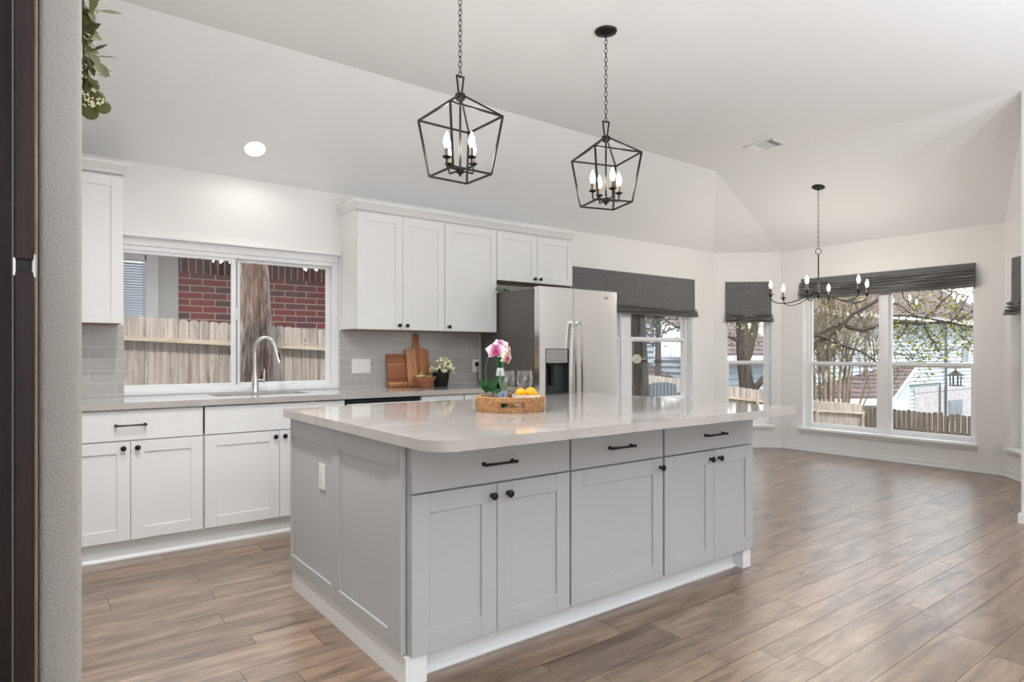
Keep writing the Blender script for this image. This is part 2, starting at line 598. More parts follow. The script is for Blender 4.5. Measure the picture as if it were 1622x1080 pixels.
# ceiling: flat centre, slopes down to the kitchen wall and to the bay
CX, CY = 5.57, 3.90
b = MB()
flat = [(-6, -4.5, FZ), (CX, -4.5, FZ), (CX, 1.36, FZ), (CX, CY, FZ), (-6, CY, FZ)]
b.add(flat, [(4, 3, 2, 1, 0)])
b.add([(-6, CY, FZ), (CX, CY, FZ), (6.96, WY + 0.001, WH), (-6, WY + 0.001, WH)], [(0, 1, 2, 3)])
b.add([(CX, CY, FZ), (BX, 4.37, WH), (6.96, WY, WH)], [(0, 1, 2)])
b.add([(CX, CY, FZ), (CX, 1.36, FZ), (BX, 2.04, WH), (BX, 4.37, WH)], [(0, 1, 2, 3)])
b.add([(CX, 1.36, FZ), (6.96, 1.503, WH), (BX, 2.04, WH)], [(0, 1, 2)])
b.add([(CX, 1.36, FZ), (7.05, 1.355, WH), (6.96, 1.503, WH)], [(0, 1, 2)])
struct('ceiling', b, M_CEIL)
# roof deck and eaves over the room, plus an added sun-blocking slab
b = MB()
b.box(-6.2, 8.1, -5.1, 4.95, 3.22, 3.30)
b.box(-6.2, 8.1, WY + 0.17, 5.45, 2.60, 2.70)
b.box(BX + 0.17, 8.1, 0.9, WY + 0.17, 2.60, 2.70)
b.box(5.72, BX + 0.17, 0.9, 1.30, 2.60, 2.70)
b.box(-6.2, 8.1, 4.90, 4.95, 2.65, 3.26)
b.box(8.05, 8.1, 0.9, 4.95, 2.65, 3.26)
b.box(5.72, 8.4, -1.4, 0.9, 2.60, 2.70)  # unseen slab added to keep sun off the right bay window
struct('trim_1', b, M_TRIM, label='white roof deck and eaves above the rooms, plus an added unseen sun-blocking slab', cat='roof')

# floor of random-width planks running along the kitchen wall
random.seed(5)
b = MB()
b.box(-6, 7.62, -4.5, WY, -0.12, -0.003)
pcol = [None] * 6
fl = []
yy = 1.204
rows = []
y = yy
while y < WY:
    w = random.choice((0.187, 0.143, 0.104, 0.187, 0.143)); rows.append((y, min(y + w, WY))); y += w
y = yy
while y > -4.5:
    w = random.choice((0.187, 0.143, 0.104, 0.187, 0.143)); rows.append((max(y - w, -4.5), y)); y -= w
b.mi = 1
for (y0, y1) in rows:
    x = -6 - random.random() * 1.2
    while x < 7.62:
        l = random.choice((0.62, 0.9, 1.22, 1.22))
        x0, x1 = max(x, -6), min(x + l, 7.62)
        if x1 - x0 > 0.02:
            b.add([(x0, y0 + 0.0009, 0), (x1 - 0.0016, y0 + 0.0009, 0), (x1 - 0.0016, y1 - 0.0009, 0), (x0, y1 - 0.0009, 0)], [(0, 1, 2, 3)])
            pcol.append((random.random(), random.random(), random.random(), 1))
        x += l
fo = put('floor', b, [M_SEAM, M_FLOOR], smooth='leaf')
fo['kind'] = 'structure'
ca = fo.data.color_attributes.new('plank', 'FLOAT_COLOR', 'CORNER')
for p in fo.data.polygons:
    c = pcol[p.index] if p.index < len(pcol) and pcol[p.index] else (0.5, 0.5, 0.5, 1)
    for li in p.loop_indices:
        ca.data[li].color = c

# baseboards
def baseboard(name, T, L, x0=0.0):
    b = MB(TF(*T))
    b.box(x0, L, -0.013, 0.0, 0, 0.062, bev=0.003)
    b.box(x0, L, -0.022, -0.012, 0, 0.016, bev=0.004)
    struct(name, b, M_TRIM)
baseboard('baseboard_bay_left', T_45, L45)
baseboard('baseboard_bay_centre', T_BAY, 2.33)
baseboard('baseboard_bay_right', T_46, L45)
baseboard('baseboard_back', ((4.30, WY, 0), 0), 2.66)
b = MB()
b.box(5.556, 5.72, 1.2, 1.419, 0, 0.07, bev=0.004)
struct('baseboard_right', b, M_TRIM)

# tiled backsplash either side of the sink window
b = MB(); b.box(0.0995, 0.5005, WY - 0.009, WY, 0.914, 1.384)
struct('trim_2', b, M_TILE, label='grey tile backsplash at the left edge beside the sink window', cat='backsplash')
b = MB(); b.box(1.984, 3.334, WY - 0.009, WY, 0.914, 1.384)
struct('trim_3', b, M_TILE, label='grey tile backsplash behind the cutting boards', cat='backsplash')

# ------------------------------------------------------------------ windows
def glass_box(b, x0, x1, y, z0, z1):
    b.box(x0, x1, y, y + 0.004, z0, z1)

# window_1: two-pane slider over the sink
w1 = struct_root('window_1', (0, WY, 0), 0, 'white sliding window over the sink looking onto a brick wall', 'window')
b = MB()
x0, x1, z0, z1 = 0.456, 1.985, 0.915, 1.925
fy0, fy1 = 0.022, 0.11
b.box(x0, x0 + 0.045, fy0, fy1, z0, z1, bev=0.003)
b.box(x1 - 0.050, x1, fy0, fy1, z0, z1, bev=0.003)
b.box(x0 + 0.0451, x1 - 0.0501, fy0, fy1, z0, z0 + 0.042, bev=0.003)
b.box(x0 + 0.0451, x1 - 0.0501, fy0, fy1, z1 - 0.032, z1, bev=0.003)
b.box(x0, x1, 0.012, 0.0215, z0, z0 + 0.030, bev=0.003)
put('frame', b, M_VINYL, w1, local=True)
b = MB()
b.box(x0 + 0.001, x1 - 0.001, 0.014, 0.15, z1 + 0.0005, W1[3] - 0.0005)
b.box(x0 - 0.03, x1 + 0.0, -0.030, 0.012, W1[3] - 0.006, W1[3] + 0.012, bev=0.003)
put('head_casing', b, M_TRIM, w1, local=True)
for i, (a, c, y) in enumerate(((0.468, 1.212, 0.034), (1.212, 1.935, 0.062))):
    b = MB()
    s = 0.034
    b.box(a, a + s, y, y + 0.026, 0.955, 1.895, bev=0.003)
    b.box(c - s, c, y, y + 0.026, 0.955, 1.895, bev=0.003)
    b.box(a + s, c - s, y, y + 0.026, 0.955, 0.984, bev=0.003)
    b.box(a + s, c - s, y, y + 0.026, 1.872, 1.895, bev=0.003)
    so = put('sash', b, M_VINYL, w1, local=True)
    b = MB(); glass_box(b, a + s, c - s, y + 0.011, 0.984, 1.872)
    put('pane', b, M_GLASS, so, local=True)
b = MB()
b.box(1.205, 1.220, 0.024, 0.036, 1.44, 1.53, bev=0.003)
b.box(1.62, 1.66, 0.052, 0.064, 0.968, 0.980, bev=0.003)
put('latch', b, M_VINYL, w1, local=True)
b = MB(); b.box(1.2125, 1.2155, 0.030, 0.06, 0.97, 1.88)
put('gasket', b, mat('grey_gasket', C(96, 98, 104), 0.6), w1, local=True)

# double-hung windows of the bay
def hung(name, T, W, units, zmeet, label, sill=True, stool=0.05, rec=0.085):
    root = struct_root(name, T[0], T[1], label, 'window')
    X0, X1, z0, z1 = W
    b = MB()
    fw = 0.030
    b.box(X0, X0 + fw, rec, TH, z0, z1); b.box(X1 - fw, X1, rec, TH, z0, z1)
    b.box(X0 + fw, X1 - fw, rec, TH, z1 - fw, z1); b.box(X0 + fw, X1 - fw, rec, TH, z0, z0 + 0.022)
    for (a, c) in zip(units[:-1], units[1:]):
        b.box(a[1], c[0], rec - 0.012, TH, z0, z1, bev=0.003)
    put('frame', b, M_VINYL, root, local=True)
    for (a, c) in units:
        for low in (True, False):
            y = rec + (0.004 if low else 0.034)
            za, zb = (z0 + 0.022, zmeet + 0.026) if low else (zmeet - 0.026, z1 - fw)
            s = 0.036 if low else 0.026
            b = MB()
            b.box(a, a + s, y, y + 0.028, za, zb, bev=0.002); b.box(c - s, c, y, y + 0.028, za, zb, bev=0.002)
            b.box(a + s, c - s, y, y + 0.028, za, za + 0.036, bev=0.002); b.box(a + s, c - s, y, y + 0.028, zb - 0.036, zb, bev=0.002)
            so = put('sash', b, M_VINYL, root, local=True)
            b = MB(); glass_box(b, a + s, c - s, y + 0.012, za + 0.036, zb - 0.036)
            put('pane', b, M_GLASS, so, local=True)
    if sill:
        b = MB()
        b.box(X0 - stool, X1 + stool * 0.4, -0.055, rec, z0 - 0.026, z0 + 0.004, bev=0.006)
        b.box(X0 - stool * 0.7, X1 + stool * 0.2, -0.020, 0.0, z0 - 0.062, z0 - 0.024, bev=0.005)
        put('sill', b, M_TRIM, root, local=True)
    return root
hung('window_2', T_BACK, W2, [(4.33, 5.33), (5.49, 6.494)], 1.36, 'white double-hung window half hidden behind the fridge')
hung('window_3', T_45, W3, [(W3[0]+0.03, W3[1]-0.03)], 1.075, 'narrow white double-hung window in the angled bay wall')
wm = (W4[0] + W4[1]) / 2
hung('window_4', T_BAY, W4, [(W4[0]+0.03, wm-0.045), (wm+0.045, W4[1]-0.03)], 1.07, 'wide double window in the bay looking onto trees and houses')
hung('window_5', T_46, W5, [(W5[0]+0.03, W5[1]-0.03)], 1.075, 'narrow window at the right edge of the bay')

# dark wooden door standing open at the left edge of the view
dr = struct_root('door_1', (-0.006, 1.56, 0), 0, 'open dark stained wooden door seen edge-on at the left edge', 'door')
b = MB()
ex0, ex1 = -0.0225, 0.0085
zn0, zn1 = 1.362, 1.385
b.box(ex0, ex1, 1.56, 2.30, 0.01, zn0, bev=0.004, seg=3)
b.box(ex0, ex1, 1.56, 2.30, zn1, 2.9, bev=0.004, seg=3)
b.box(ex0 + 0.002, ex1 - 0.004, 1.60, 2.30, zn0, zn1)
put('leaf', b, M_DARKWOOD, dr)
b = MB(); b.box(ex0 + 0.002, ex1 - 0.006, 1.566, 1.60, zn0 - 0.002, zn1 + 0.002)
put('latch_pocket', b, M_BLACK, dr)
b = MB()
b.box(ex1 - 0.004, ex1 + 0.0035, 1.559, 1.575, zn0 - 0.014, zn1 + 0.014, bev=0.004, seg=1)
b.box(ex0 - 0.003, ex0 + 0.002, 1.559, 1.575, zn0 - 0.010, zn1 + 0.004, bev=0.0018, seg=1)
put('latch_plate', b, M_CHROME, dr)
b = MB()
b.box(ex1, ex1 + 0.006, 1.64, 1.66, 0.01, 2.9, bev=0.002)  # lighter strip paints the light caught on the rounded door edge
put('edge_highlight', b, wood('lit_edge_wood', C(120, 92, 74), C(150, 122, 102), C(168, 142, 122), 0.3, 'z'), dr)
b = MB()
b.box(-0.20, ex0 - 0.0025, 1.66, 1.80, 0.0, 2.95)
put('jamb', b, M_DARKWOOD, dr)
b = MB(); b.box(ex0 - 0.0055, ex0 - 0.0022, 1.655, 1.67, 0.0, 2.95)  # pale strip standing in for the lit gap beside the jamb
put('lit_gap_strip', b, mat('grey_lit_gap', C(120, 116, 110), 0.5), dr)

# ------------------------------------------------------------------ cabinets
def shaker(b, x0, x1, z0, z1, y, th=0.02, st=0.068, rec=0.0075, bev=0.0012):
    # five-piece door, front face at y looking to -y
    b.box(x0, x0 + st, y, y + th, z0, z1, bev=bev, seg=1)
    b.box(x1 - st, x1, y, y + th, z0, z1, bev=bev, seg=1)
    b.box(x0 + st, x1 - st, y, y + th, z0, z0 + st, bev=bev, seg=1)
    b.box(x0 + st, x1 - st, y, y + th, z1 - st, z1, bev=bev, seg=1)
    b.box(x0 + st - 0.002, x1 - st + 0.002, y + rec, y + th - 0.002, z0 + st - 0.002, z1 - st + 0.002)
def knob(parent, x, y, z, name='knob'):
    b = MB()
    b.lathe([(0, 0), (0.0085, 0), (0.0085, 0.003), (0.005, 0.006), (0.0045, 0.014), (0.007, 0.017), (0.0135, 0.019), (0.0155, 0.023), (0.0145, 0.027), (0.009, 0.030), (0, 0.031)], (x, y, z), 20, axis=(0, -1, 0))
    return put(name, b, M_BRONZE, parent, smooth=True)
def pull(parent, x0, x1, y, z):
    b = MB()
    for x in (x0, x1):
        b.lathe([(0, 0), (0.0085, 0), (0.0085, 0.004), (0.0055, 0.007), (0.0055, 0.026), (0, 0.026)], (x, y, z), 14, axis=(0, -1, 0))
    L = x1 - x0
    pts, rad = [], []
    for i in range(13):
        t = i / 12
        pts.append((x0 - 0.008 + (L + 0.016) * t, y - 0.026 - 0.003 * math.sin(PI * t), z))
        rad.append(0.0062 - 0.0017 * math.sin(PI * t) if 0 < i < 12 else 0.0066)
    b.tube(pts, rad, 10)
    return put('handle', b, M_BRONZE, parent, smooth=True)
def door(parent, x0, x1, z0, z1, y, m, knob_at=None, st=0.068):
    b = MB(); shaker(b, x0, x1, z0, z1, y, st=st)
    d = put('door', b, m, parent)
    if knob_at: knob(d, knob_at[0], y, knob_at[1])
    return d
def drawer(parent, x0, x1, z0, z1, y, m, handle=None, name='drawer'):
    b = MB(); b.box(x0, x1, y, y + 0.02, z0, z1, bev=0.0015, seg=1)
    d = put(name, b, m, parent)
    if handle: pull(d, handle[0], handle[1], y, handle[2])
    return d
def carcass(parent, x0, x1, y0, y1, z0, z1, m, gaps=()):
    b = MB()
    b.box(x0, x1, y0, y1, z0, z1)
    return put('body', b, m, parent)

YB = 4.2976
YC = WY - 0.004
GP = 'base cabinets along the sink wall'
DZ0, DZ1, RZ0, RZ1 = 0.113, 0.688, 0.694, 0.868
def base_cab(x0, x1, label, doors, drw, handle=None, dname='drawer', body_top=0.874):
    t = thing('base_cabinet', ((x0 + x1) / 2, YC, 0), label, 'cabinet', GP)
    b = MB()
    b.box(x0 + 0.001, x1 - 0.001, YB + 0.021, YC, 0.108, body_top if body_top < 0.8 else body_top)
    put('body', b, M_CAB, t)
    for (a, c, kx) in doors:
        door(t, a, c, DZ0, DZ1, YB, M_CAB, (kx, 0.650) if kx else None)
    if drw:
        drawer(t, drw[0], drw[1], RZ0, RZ1, YB, M_CAB, handle, dname)
    return t
base_cab(0.101, 0.864, 'white base cabinet with one drawer over two doors at the far left', [(0.104, 0.4705, 0.434), (0.4735, 0.859, 0.506)], (0.104, 0.859), (0.398, 0.545, 0.783))
base_cab(0.866, 1.782, 'white two-door sink cabinet with a plain false drawer front', [(0.870, 1.3245, 1.296), (1.3275, 1.778, 1.357)], (0.870, 1.778), None, 'false_front', body_top=0.69)
base_cab(2.393, 2.782, 'narrow white base cabinet right of the dishwasher', [(2.397, 2.778, 2.74)], (2.397, 2.778), (2.515, 2.66, 0.783))
base_cab(2.784, 3.318, 'white base cabinet beside the fridge', [(2.788, 3.314, 2.826)], (2.788, 3.314), (2.975, 3.125, 0.783))
t = thing('toe_kick', (1.7, YB + 0.05, 0), 'white toe kick board under the sink wall cabinets', 'toe kick')
b = MB(); b.box(0.1, 1.781, YB + 0.040, YB + 0.055, 0, 0.106); b.box(2.394, 3.318, YB + 0.040, YB + 0.055, 0, 0.106)
put('board', b, M_CAB, t)
b = MB(); b.prism([(YB + 0.040, 0), (YB + 0.040, 0.020), (YB + 0.028, 0.016), (YB + 0.022, 0.008), (YB + 0.021, 0)], 0.1, 3.318, 'x')
put('quarter_round', b, M_CAB, t)

# dishwasher
t = thing('dishwasher', (2.087, YC, 0), 'stainless dishwasher with a dark pocket handle under the back counter', 'dishwasher')
b = MB(); b.box(1.786, 2.389, YB + 0.03, YC, 0.03, 0.872); put('tub', b, M_BLACK, t)
b = MB(); b.box(1.789, 2.386, YB - 0.012, YB + 0.028, 0.11, 0.838, bev=0.004); put('door', b, M_STEEL, t)
b = MB(); b.box(1.789, 2.386, YB + 0.004, YB + 0.03, 0.842, 0.868, bev=0.002); put('control_strip', b, M_BLACK, t)

# back worktop with the sink cut-out
CZ0, CZ1 = 0.876, 0.914
t = thing('worktop', (1.7, WY, CZ0), 'long pale quartz worktop running along the sink wall', 'worktop')
b = MB()
cy0 = YB - 0.020
sx0, sx1, sy0, sy1 = 0.985, 1.605, 4.505, 4.815
b.box(0.0995, sx0, cy0, WY - 0.001, CZ0, CZ1); b.box(sx1, 3.328, cy0, WY - 0.001, CZ0, CZ1)
b.box(sx0, sx1, cy0, sy0, CZ0, CZ1); b.box(sx0, sx1, sy1, WY - 0.001, CZ0, CZ1)
b.box(0.457, 1.983, WY - 0.001, WY + 0.011, CZ0, CZ1)
bmesh.ops.remove_doubles(b.bm, verts=b.bm.verts[:], dist=0.0001)
put('slab', b, M_QUARTZ, t)
t = thing('sink', (1.295, 4.66, 0.70), 'undermount sink bowl set into the worktop below the window', 'sink')
b = MB()
def bowl(b, x0, x1, y0, y1, z0, z1, w):
    b.box(x0 - w, x0, y0 - w, y1 + w, z0, z1); b.box(x1, x1 + w, y0 - w, y1 + w, z0, z1)
    b.box(x0, x1, y0 - w, y0, z0, z1); b.box(x0, x1, y1, y1 + w, z0, z1)
    b.box(x0, x1, y0, y1, z0 - w, z0)
bowl(b, sx0, sx1, sy0, sy1, 0.70, CZ0 - 0.0005, 0.004)
put('basin', b, mat('satin_sink_steel', C(190, 190, 188), 0.32, 0.85), t)
b = MB(); b.lathe([(0, 0.001), (0.02, 0.001), (0.045, 0.004), (0.045, 0.0)], (1.295, 4.68, 0.7004), 24)
put('drain', b, M_CHROME, t, smooth=True)

# faucet
t = thing('faucet', (1.322, 4.865, CZ1), 'brushed nickel gooseneck pull-down faucet behind the sink', 'faucet')
fx, fy = 1.322, 4.865
b = MB()
b.lathe([(0, 0), (0.030, 0), (0.030, 0.006), (0.027, 0.010), (0.0255, 0.06), (0.022, 0.10), (0.0155, 0.145), (0.0145, 0.165), (0, 0.165)], (fx, fy, CZ1), 28)
put('body', b, M_CHROME, t, smooth=True)
b = MB()
hd = Vector((0.5, -0.866, 0))
pts = [Vector((fx, fy, CZ1 + 0.16)), Vector((fx, fy, CZ1 + 0.22)), Vector((fx, fy, CZ1 + 0.29))]
Rr = 0.098
cz = CZ1 + 0.30
for i in range(0, 15):
    a = PI - i * (PI * 0.94) / 14
    pts.append(Vector((fx, fy, cz)) + hd * (Rr + Rr * math.cos(a)) + Vector((0, 0, Rr * math.sin(a))))
b.tube(pts, 0.0135, 16)
end = pts[-1]; dirn = (pts[-1] - pts[-2]).normalized()
put('neck', b, M_CHROME, t, smooth=True)
b = MB()
b.lathe([(0, -0.004), (0.0155, -0.004), (0.0165, 0.02), (0.0195, 0.075), (0.021, 0.105), (0.018, 0.112), (0, 0.112)], end, 20, axis=dirn)
sp = put('spray_head', b, M_CHROME, t, smooth=True)
b = MB()
b.box(-0.0045, 0.0045, -0.003, 0.003, -0.028, 0.028, bev=0.002, M=Matrix.Translation(end + dirn * 0.06 + hd * 0.019 + Vector((0, 0, 0.004))) @ dirn.to_track_quat('Z', 'Y').to_matrix().to_4x4())
put('button', b, M_BLACK, sp)
b = MB()
hs = Vector((0.82, -0.57, 0))
p0 = Vector((fx, fy, CZ1 + 0.085))
b.tube([p0 + hs * 0.018, p0 + hs * 0.045, p0 + hs * 0.066], [0.012, 0.0115, 0.010], 14)
b.tube([p0 + hs * 0.066 + Vector((0, 0, -0.016)), p0 + hs * 0.066 + Vector((0, 0, 0.012)), p0 + hs * 0.070 + Vector((0, 0, 0.085))], [0.008, 0.008, 0.0055], 12)
put('lever', b, M_CHROME, t, smooth=True)

# wall cabinets
YU = 4.587
UG = 'white wall cabinets'
UZ0, UZ1 = 1.385, 2.300
M_UNDER = wood('raw_ply_underside', C(138, 104, 80), C(164, 128, 100), C(176, 142, 114), 0.6)
def wall_cab(x0, x1, z0, label, doors, side=False):
    t = thing('wall_cabinet', ((x0 + x1) / 2, WY, z0), label, 'cabinet', UG)
    b = MB()
    b.box(x0, x1, YU + 0.021, WY - 0.001, z0 + 0.004, UZ1 + 0.03)
    put('body', b, M_CAB, t)
    b = MB(); b.box(x0 + 0.004, x1 - 0.004, YU + 0.024, WY - 0.012, z0, z0 + 0.0038)
    put('underside', b, M_UNDER, t)
    for (a, c, kx) in doors:
        door(t, a, c, z0, UZ1 - 0.012, YU, M_CAB, (kx, z0 + 0.036) if kx else None, st=0.062)
    return t
wall_cab(1.996, 2.774, UZ0, 'tall white two-door wall cabinet right of the sink window', [(1.999, 2.3825, 2.350), (2.3855, 2.7725, 2.418)])
wall_cab(2.776, 3.313, UZ0, 'tall white single-door wall cabinet beside the fridge', [(2.7775, 3.311, 2.812)])
wall_cab(3.315, 4.226, 1.852, 'short white wall cabinet above the fridge', [(3.318, 3.7735, 3.742), (3.7765, 4.223, 3.809)])
wall_cab(0.101, 0.466, UZ0, 'tall white wall cabinet left of the sink window', [(0.104, 0.463, None)])

def crown(name, x0, x1, left, right, label):
    # cove crown with mitred returns; profile (out, up)
    prof = [(0.0, 0.0), (0.006, 0.004), (0.012, 0.016), (0.030, 0.040), (0.040, 0.052), (0.043, 0.066), (0.0, 0.066)]
    b = MB()
    vs, fs = [], []
    yb = WY - 0.001
    for (o, h) in prof:
        o2 = max(o, 0.0005)
        row = []
        if left: row.append((x0 - o2, yb, UZ1 + 0.002 + h))
        row.append((x0 - (o2 if left else 0), YU - 0.001 - o2, UZ1 + 0.002 + h))
        row.append((x1 + (o2 if right else 0), YU - 0.001 - o2, UZ1 + 0.002 + h))
        if right: row.append((x1 + o2, yb, UZ1 + 0.002 + h))
        vs.append(row)
    n = len(vs[0])
    flat_ = [v for r in vs for v in r]
    for i in range(len(vs) - 1):
        for k in range(n - 1):
            fs.append((i*n+k, i*n+k+1, (i+1)*n+k+1, (i+1)*n+k))
    if not left: fs.append(tuple(i*n for i in range(len(vs))))
    if not right: fs.append(tuple(i*n+n-1 for i in range(len(vs))))
    b.add(flat_, fs)
    o = put(name, b, M_CAB, None)
    tag(o, label, 'molding')
    return o
crown('crown_molding', 1.995, 4.2265, True, False, 'long white crown molding on top of the wall cabinets right of the window')
crown('crown_molding', 0.101, 0.4665, False, True, 'short white crown molding on the wall cabinet at the far left')

# ------------------------------------------------------------------ island
YI = 2.03
IY1 = 3.27
IG = 'pale grey island cabinets'
IZ0, IZ1 = 0.110, 0.690
def island_cab(x0, x1, label, doors, handle):
    t = thing('island_cabinet', ((x0 + x1) / 2, (YI + IY1) / 2, 0.108), label, 'cabinet', IG)
    b = MB(); b.box(x0 + 0.0015, x1 - 0.0015, YI + 0.0215, IY1, 0.108, 0.8755)
    put('body', b, M_ISL, t)
    for (a, c, kx) in doors:
        door(t, a, c, IZ0, IZ1, YI, M_ISL, (kx, 0.646), st=0.072)
    drawer(t, doors[0][0], doors[-1][1], 0.697, 0.868, YI, M_ISL, handle)
    return t
island_cab(1.088, 1.857, 'left island cabinet with a wide drawer over two doors', [(1.092, 1.4665, 1.441), (1.4695, 1.8525, 1.519)], (1.403, 1.542, 0.772))
island_cab(1.858, 2.474, 'middle island cabinet with one drawer over a single wide door', [(1.864, 2.4665, 2.446)], (2.096, 2.236, 0.772))
island_cab(2.475, 3.246, 'right island cabinet with a drawer over two narrow doors', [(2.482, 2.8795, 2.845), (2.8825, 3.243, 2.919)], (2.803, 2.955, 0.774))

t = thing('island_end_panel', (1.076, 2.68, 0.1), 'pale grey panelled end of the island with two recessed panels', 'panel')
for (ya, yb_) in ((3.284, 2.690), (2.688, 2.094)):
    b = MB(TF((1.067, ya, 0), -PI/2))
    w = ya - yb_
    sL, sR = (0.016, 0.040) if ya > 3 else (0.042, 0.082)
    z0, z1 = 0.112, 0.8745
    sL2 = sL if ya > 3 else sL
    b.box(0, sL2, 0, 0.018, z0, z1, bev=0.001, seg=1)
    b.box(w - sR, w, 0, 0.018, z0, z1, bev=0.001, seg=1)
    b.box(sL2, w - sR, 0, 0.018, z0, z0 + 0.062, bev=0.001, seg=1)
    b.box(sL2, w - sR, 0, 0.018, z1 - 0.094, z1, bev=0.001, seg=1)
    b.box(sL2 - 0.001, w - sR + 0.001, 0.0075, 0.017, z0 + 0.06, z1 - 0.09)
    put('panel', b, M_ISL, t)
b = MB(); b.box(1.0655, 1.0868, 2.066, 2.092, 0.112, 0.8745, bev=0.003)
put('corner_post', b, M_ISL, t)

t = thing('island_plinth', (2.15, 2.7, 0), 'white plinth and corner feet under the island', 'plinth')
b = MB()
b.box(1.16, 3.17, 2.112, 2.127, 0, 0.1075)
b.box(1.075, 1.090, 2.045, 3.276, 0, 0.1075)
b.box(1.090, 3.24, 3.255, 3.27, 0, 0.1075)
b.box(3.227, 3.242, 2.12, 3.27, 0, 0.1075)
put('board', b, M_ISLW, t)
b = MB(); b.prism([(2.112, 0), (2.112, 0.018), (2.102, 0.015), (2.095, 0.008), (2.094, 0)], 1.16, 3.17, 'x')
put('quarter_round', b, M_ISLW, t)
for x0, x1 in ((1.0905, 1.162), (3.170, 3.2425)):
    b = MB(); b.box(x0, x1, 2.045, 2.12, 0, 0.1075, bev=0.002)
    put('foot', b, M_ISLW, t)

def rounded_rect(x0, x1, y0, y1, r, n=8):
    pts = []
    for (cx, cy, a0, rr) in ((x1 - r[1], y0 + r[1], -PI/2, r[1]), (x1 - r[2], y1 - r[2], 0, r[2]), (x0 + r[3], y1 - r[3], PI/2, r[3]), (x0 + r[0], y0 + r[0], PI, r[0])):
        for i in range(n + 1):
            a = a0 + PI / 2 * i / n
            pts.append((cx + rr * math.cos(a), cy + rr * math.sin(a)))
    return pts
b = MB()
bb = bmesh.new()
poly = rounded_rect(1.036, 3.268, 1.782, 3.312, (0.105, 0.012, 0.012, 0.012), 12)
lo = [bb.verts.new((x, y, 0.8765)) for x, y in poly]; hi = [bb.verts.new((x, y, 0.914)) for x, y in poly]
ft = bb.faces.new(hi); fb = bb.faces.new(lo[::-1])
for i in range(len(poly)):
    j = (i + 1) % len(poly)
    bb.faces.new((lo[i], lo[j], hi[j], hi[i]))
bmesh.ops.bevel(bb, geom=list(ft.edges) + list(fb.edges), offset=0.003, segments=2, affect='EDGES')
b.merge(bb)
tag(put('island_worktop', b, M_QUARTZ, None, smooth=True, ang=30), 'large glossy quartz island worktop with a rounded front corner', 'worktop')

# ------------------------------------------------------------------ fridge
t = thing('refrigerator', (3.788, 4.45, 0), 'stainless side-by-side refrigerator with an ice dispenser', 'refrigerator')
fx0, fx1, fy, fz = 3.333, 4.243, 4.018, 1.752
b = MB(); b.box(fx0 + 0.004, fx1 - 0.004, 4.098, 4.86, 0.02, fz - 0.012, bev=0.004); put('body', b, M_STEELDK, t)
b = MB(); b.box(fx0 + 0.01, fx1 - 0.01, 4.086, 4.098, 0.03, fz - 0.015); b.box(3.7140, 3.7190, fy + 0.006, 4.086, 0.09, fz - 0.002); put('gasket', b, M_BLACK, t)  # second box is a black strip standing in for shade in the door gap
gx = 3.7165
M_SIDE = mat('grey_door_side', C(150, 150, 150), 0.4, 0.4)
# freezer door with an opening for the dispenser
dx0, dx1, dz0, dz1 = 3.398, 3.658, 0.850, 1.238
b = MB()
ld = (fx0, gx - 0.003)
for (a, c, p, q) in ((ld[0], dx0, 0.09, fz), (dx1, ld[1], 0.09, fz), (dx0, dx1, 0.09, dz0), (dx0, dx1, dz1, fz)):
    b.box(a, c, fy, fy + 0.066, p, q)
bmesh.ops.remove_doubles(b.bm, verts=b.bm.verts[:], dist=0.0001)
fd = put('freezer_door', b, M_STEEL, t)
b = MB()
b.box(dx0, dx1, fy + 0.060, fy + 0.065, dz0, dz1)
b.box(dx0, dx0 + 0.006, fy - 0.002, fy + 0.06, dz0, dz1); b.box(dx1 - 0.006, dx1, fy - 0.002, fy + 0.06, dz0, dz1)
b.box(dx0, dx1, fy - 0.002, fy + 0.06, dz1 - 0.006, dz1); b.box(dx0, dx1, fy - 0.002, fy + 0.06, dz0, dz0 + 0.02)
dp = put('dispenser', b, mat('dispenser_grey', C(58, 58, 58), 0.4), fd)
b = MB(); b.box(dx0 + 0.006, dx1 - 0.018, fy - 0.003, fy + 0.05, 1.118, dz1 - 0.006, bev=0.003)
put('control_panel', b, mat('panel_grey', C(168, 166, 162), 0.35, 0.3), dp)
b = MB()
for i in range(7):
    b.box(dx0 + 0.035 + i * 0.026, dx0 + 0.047 + i * 0.026, fy - 0.0036, fy - 0.003, 1.138, 1.144)
put('button_marks', b, M_STEELDK, dp)
b = MB(); b.box(3.475, 3.515, fy + 0.02, fy + 0.06, 0.93, 1.115, bev=0.006); b.box(3.44, 3.50, fy + 0.01, fy + 0.06, 1.09, 1.118, bev=0.006)
put('paddle', b, M_BLACK, dp)
b = MB(); b.box(gx + 0.003, fx1, fy, fy + 0.066, 0.09, fz, bev=0.004); rd = put('fridge_door', b, M_STEEL, t)
for par, hx in ((fd, 3.690), (rd, 3.762)):
    b = MB()
    pts, n = [], 20
    for i in range(n + 1):
        k = i / n
        z = 1.478 - k * (1.478 - 0.42)
        bow = 0.020 + 0.042 * math.sin(PI * min(max(k, 0), 1)) ** 0.6
        pts.append((hx, fy - bow, z))
    vs, fs = [], []
    for (x, y, z) in pts:
        vs += [(x - 0.0135, y + 0.004, z), (x - 0.010, y - 0.010, z), (x + 0.010, y - 0.010, z), (x + 0.0135, y + 0.004, z)]
    for i in range(n):
        for k in range(4):
            l = (k + 1) % 4
            fs.append((i*4+k, i*4+l, (i+1)*4+l, (i+1)*4+k))
    fs += [(0, 1, 2, 3), (n*4+3, n*4+2, n*4+1, n*4)]
    b.add(vs, fs)
    for z in (1.470, 0.43):
        b.box(hx - 0.012, hx + 0.012, fy - 0.022, fy + 0.0005, z - 0.018, z + 0.008, bev=0.002)
    put('handle', b, M_CHROME, par, smooth=True)
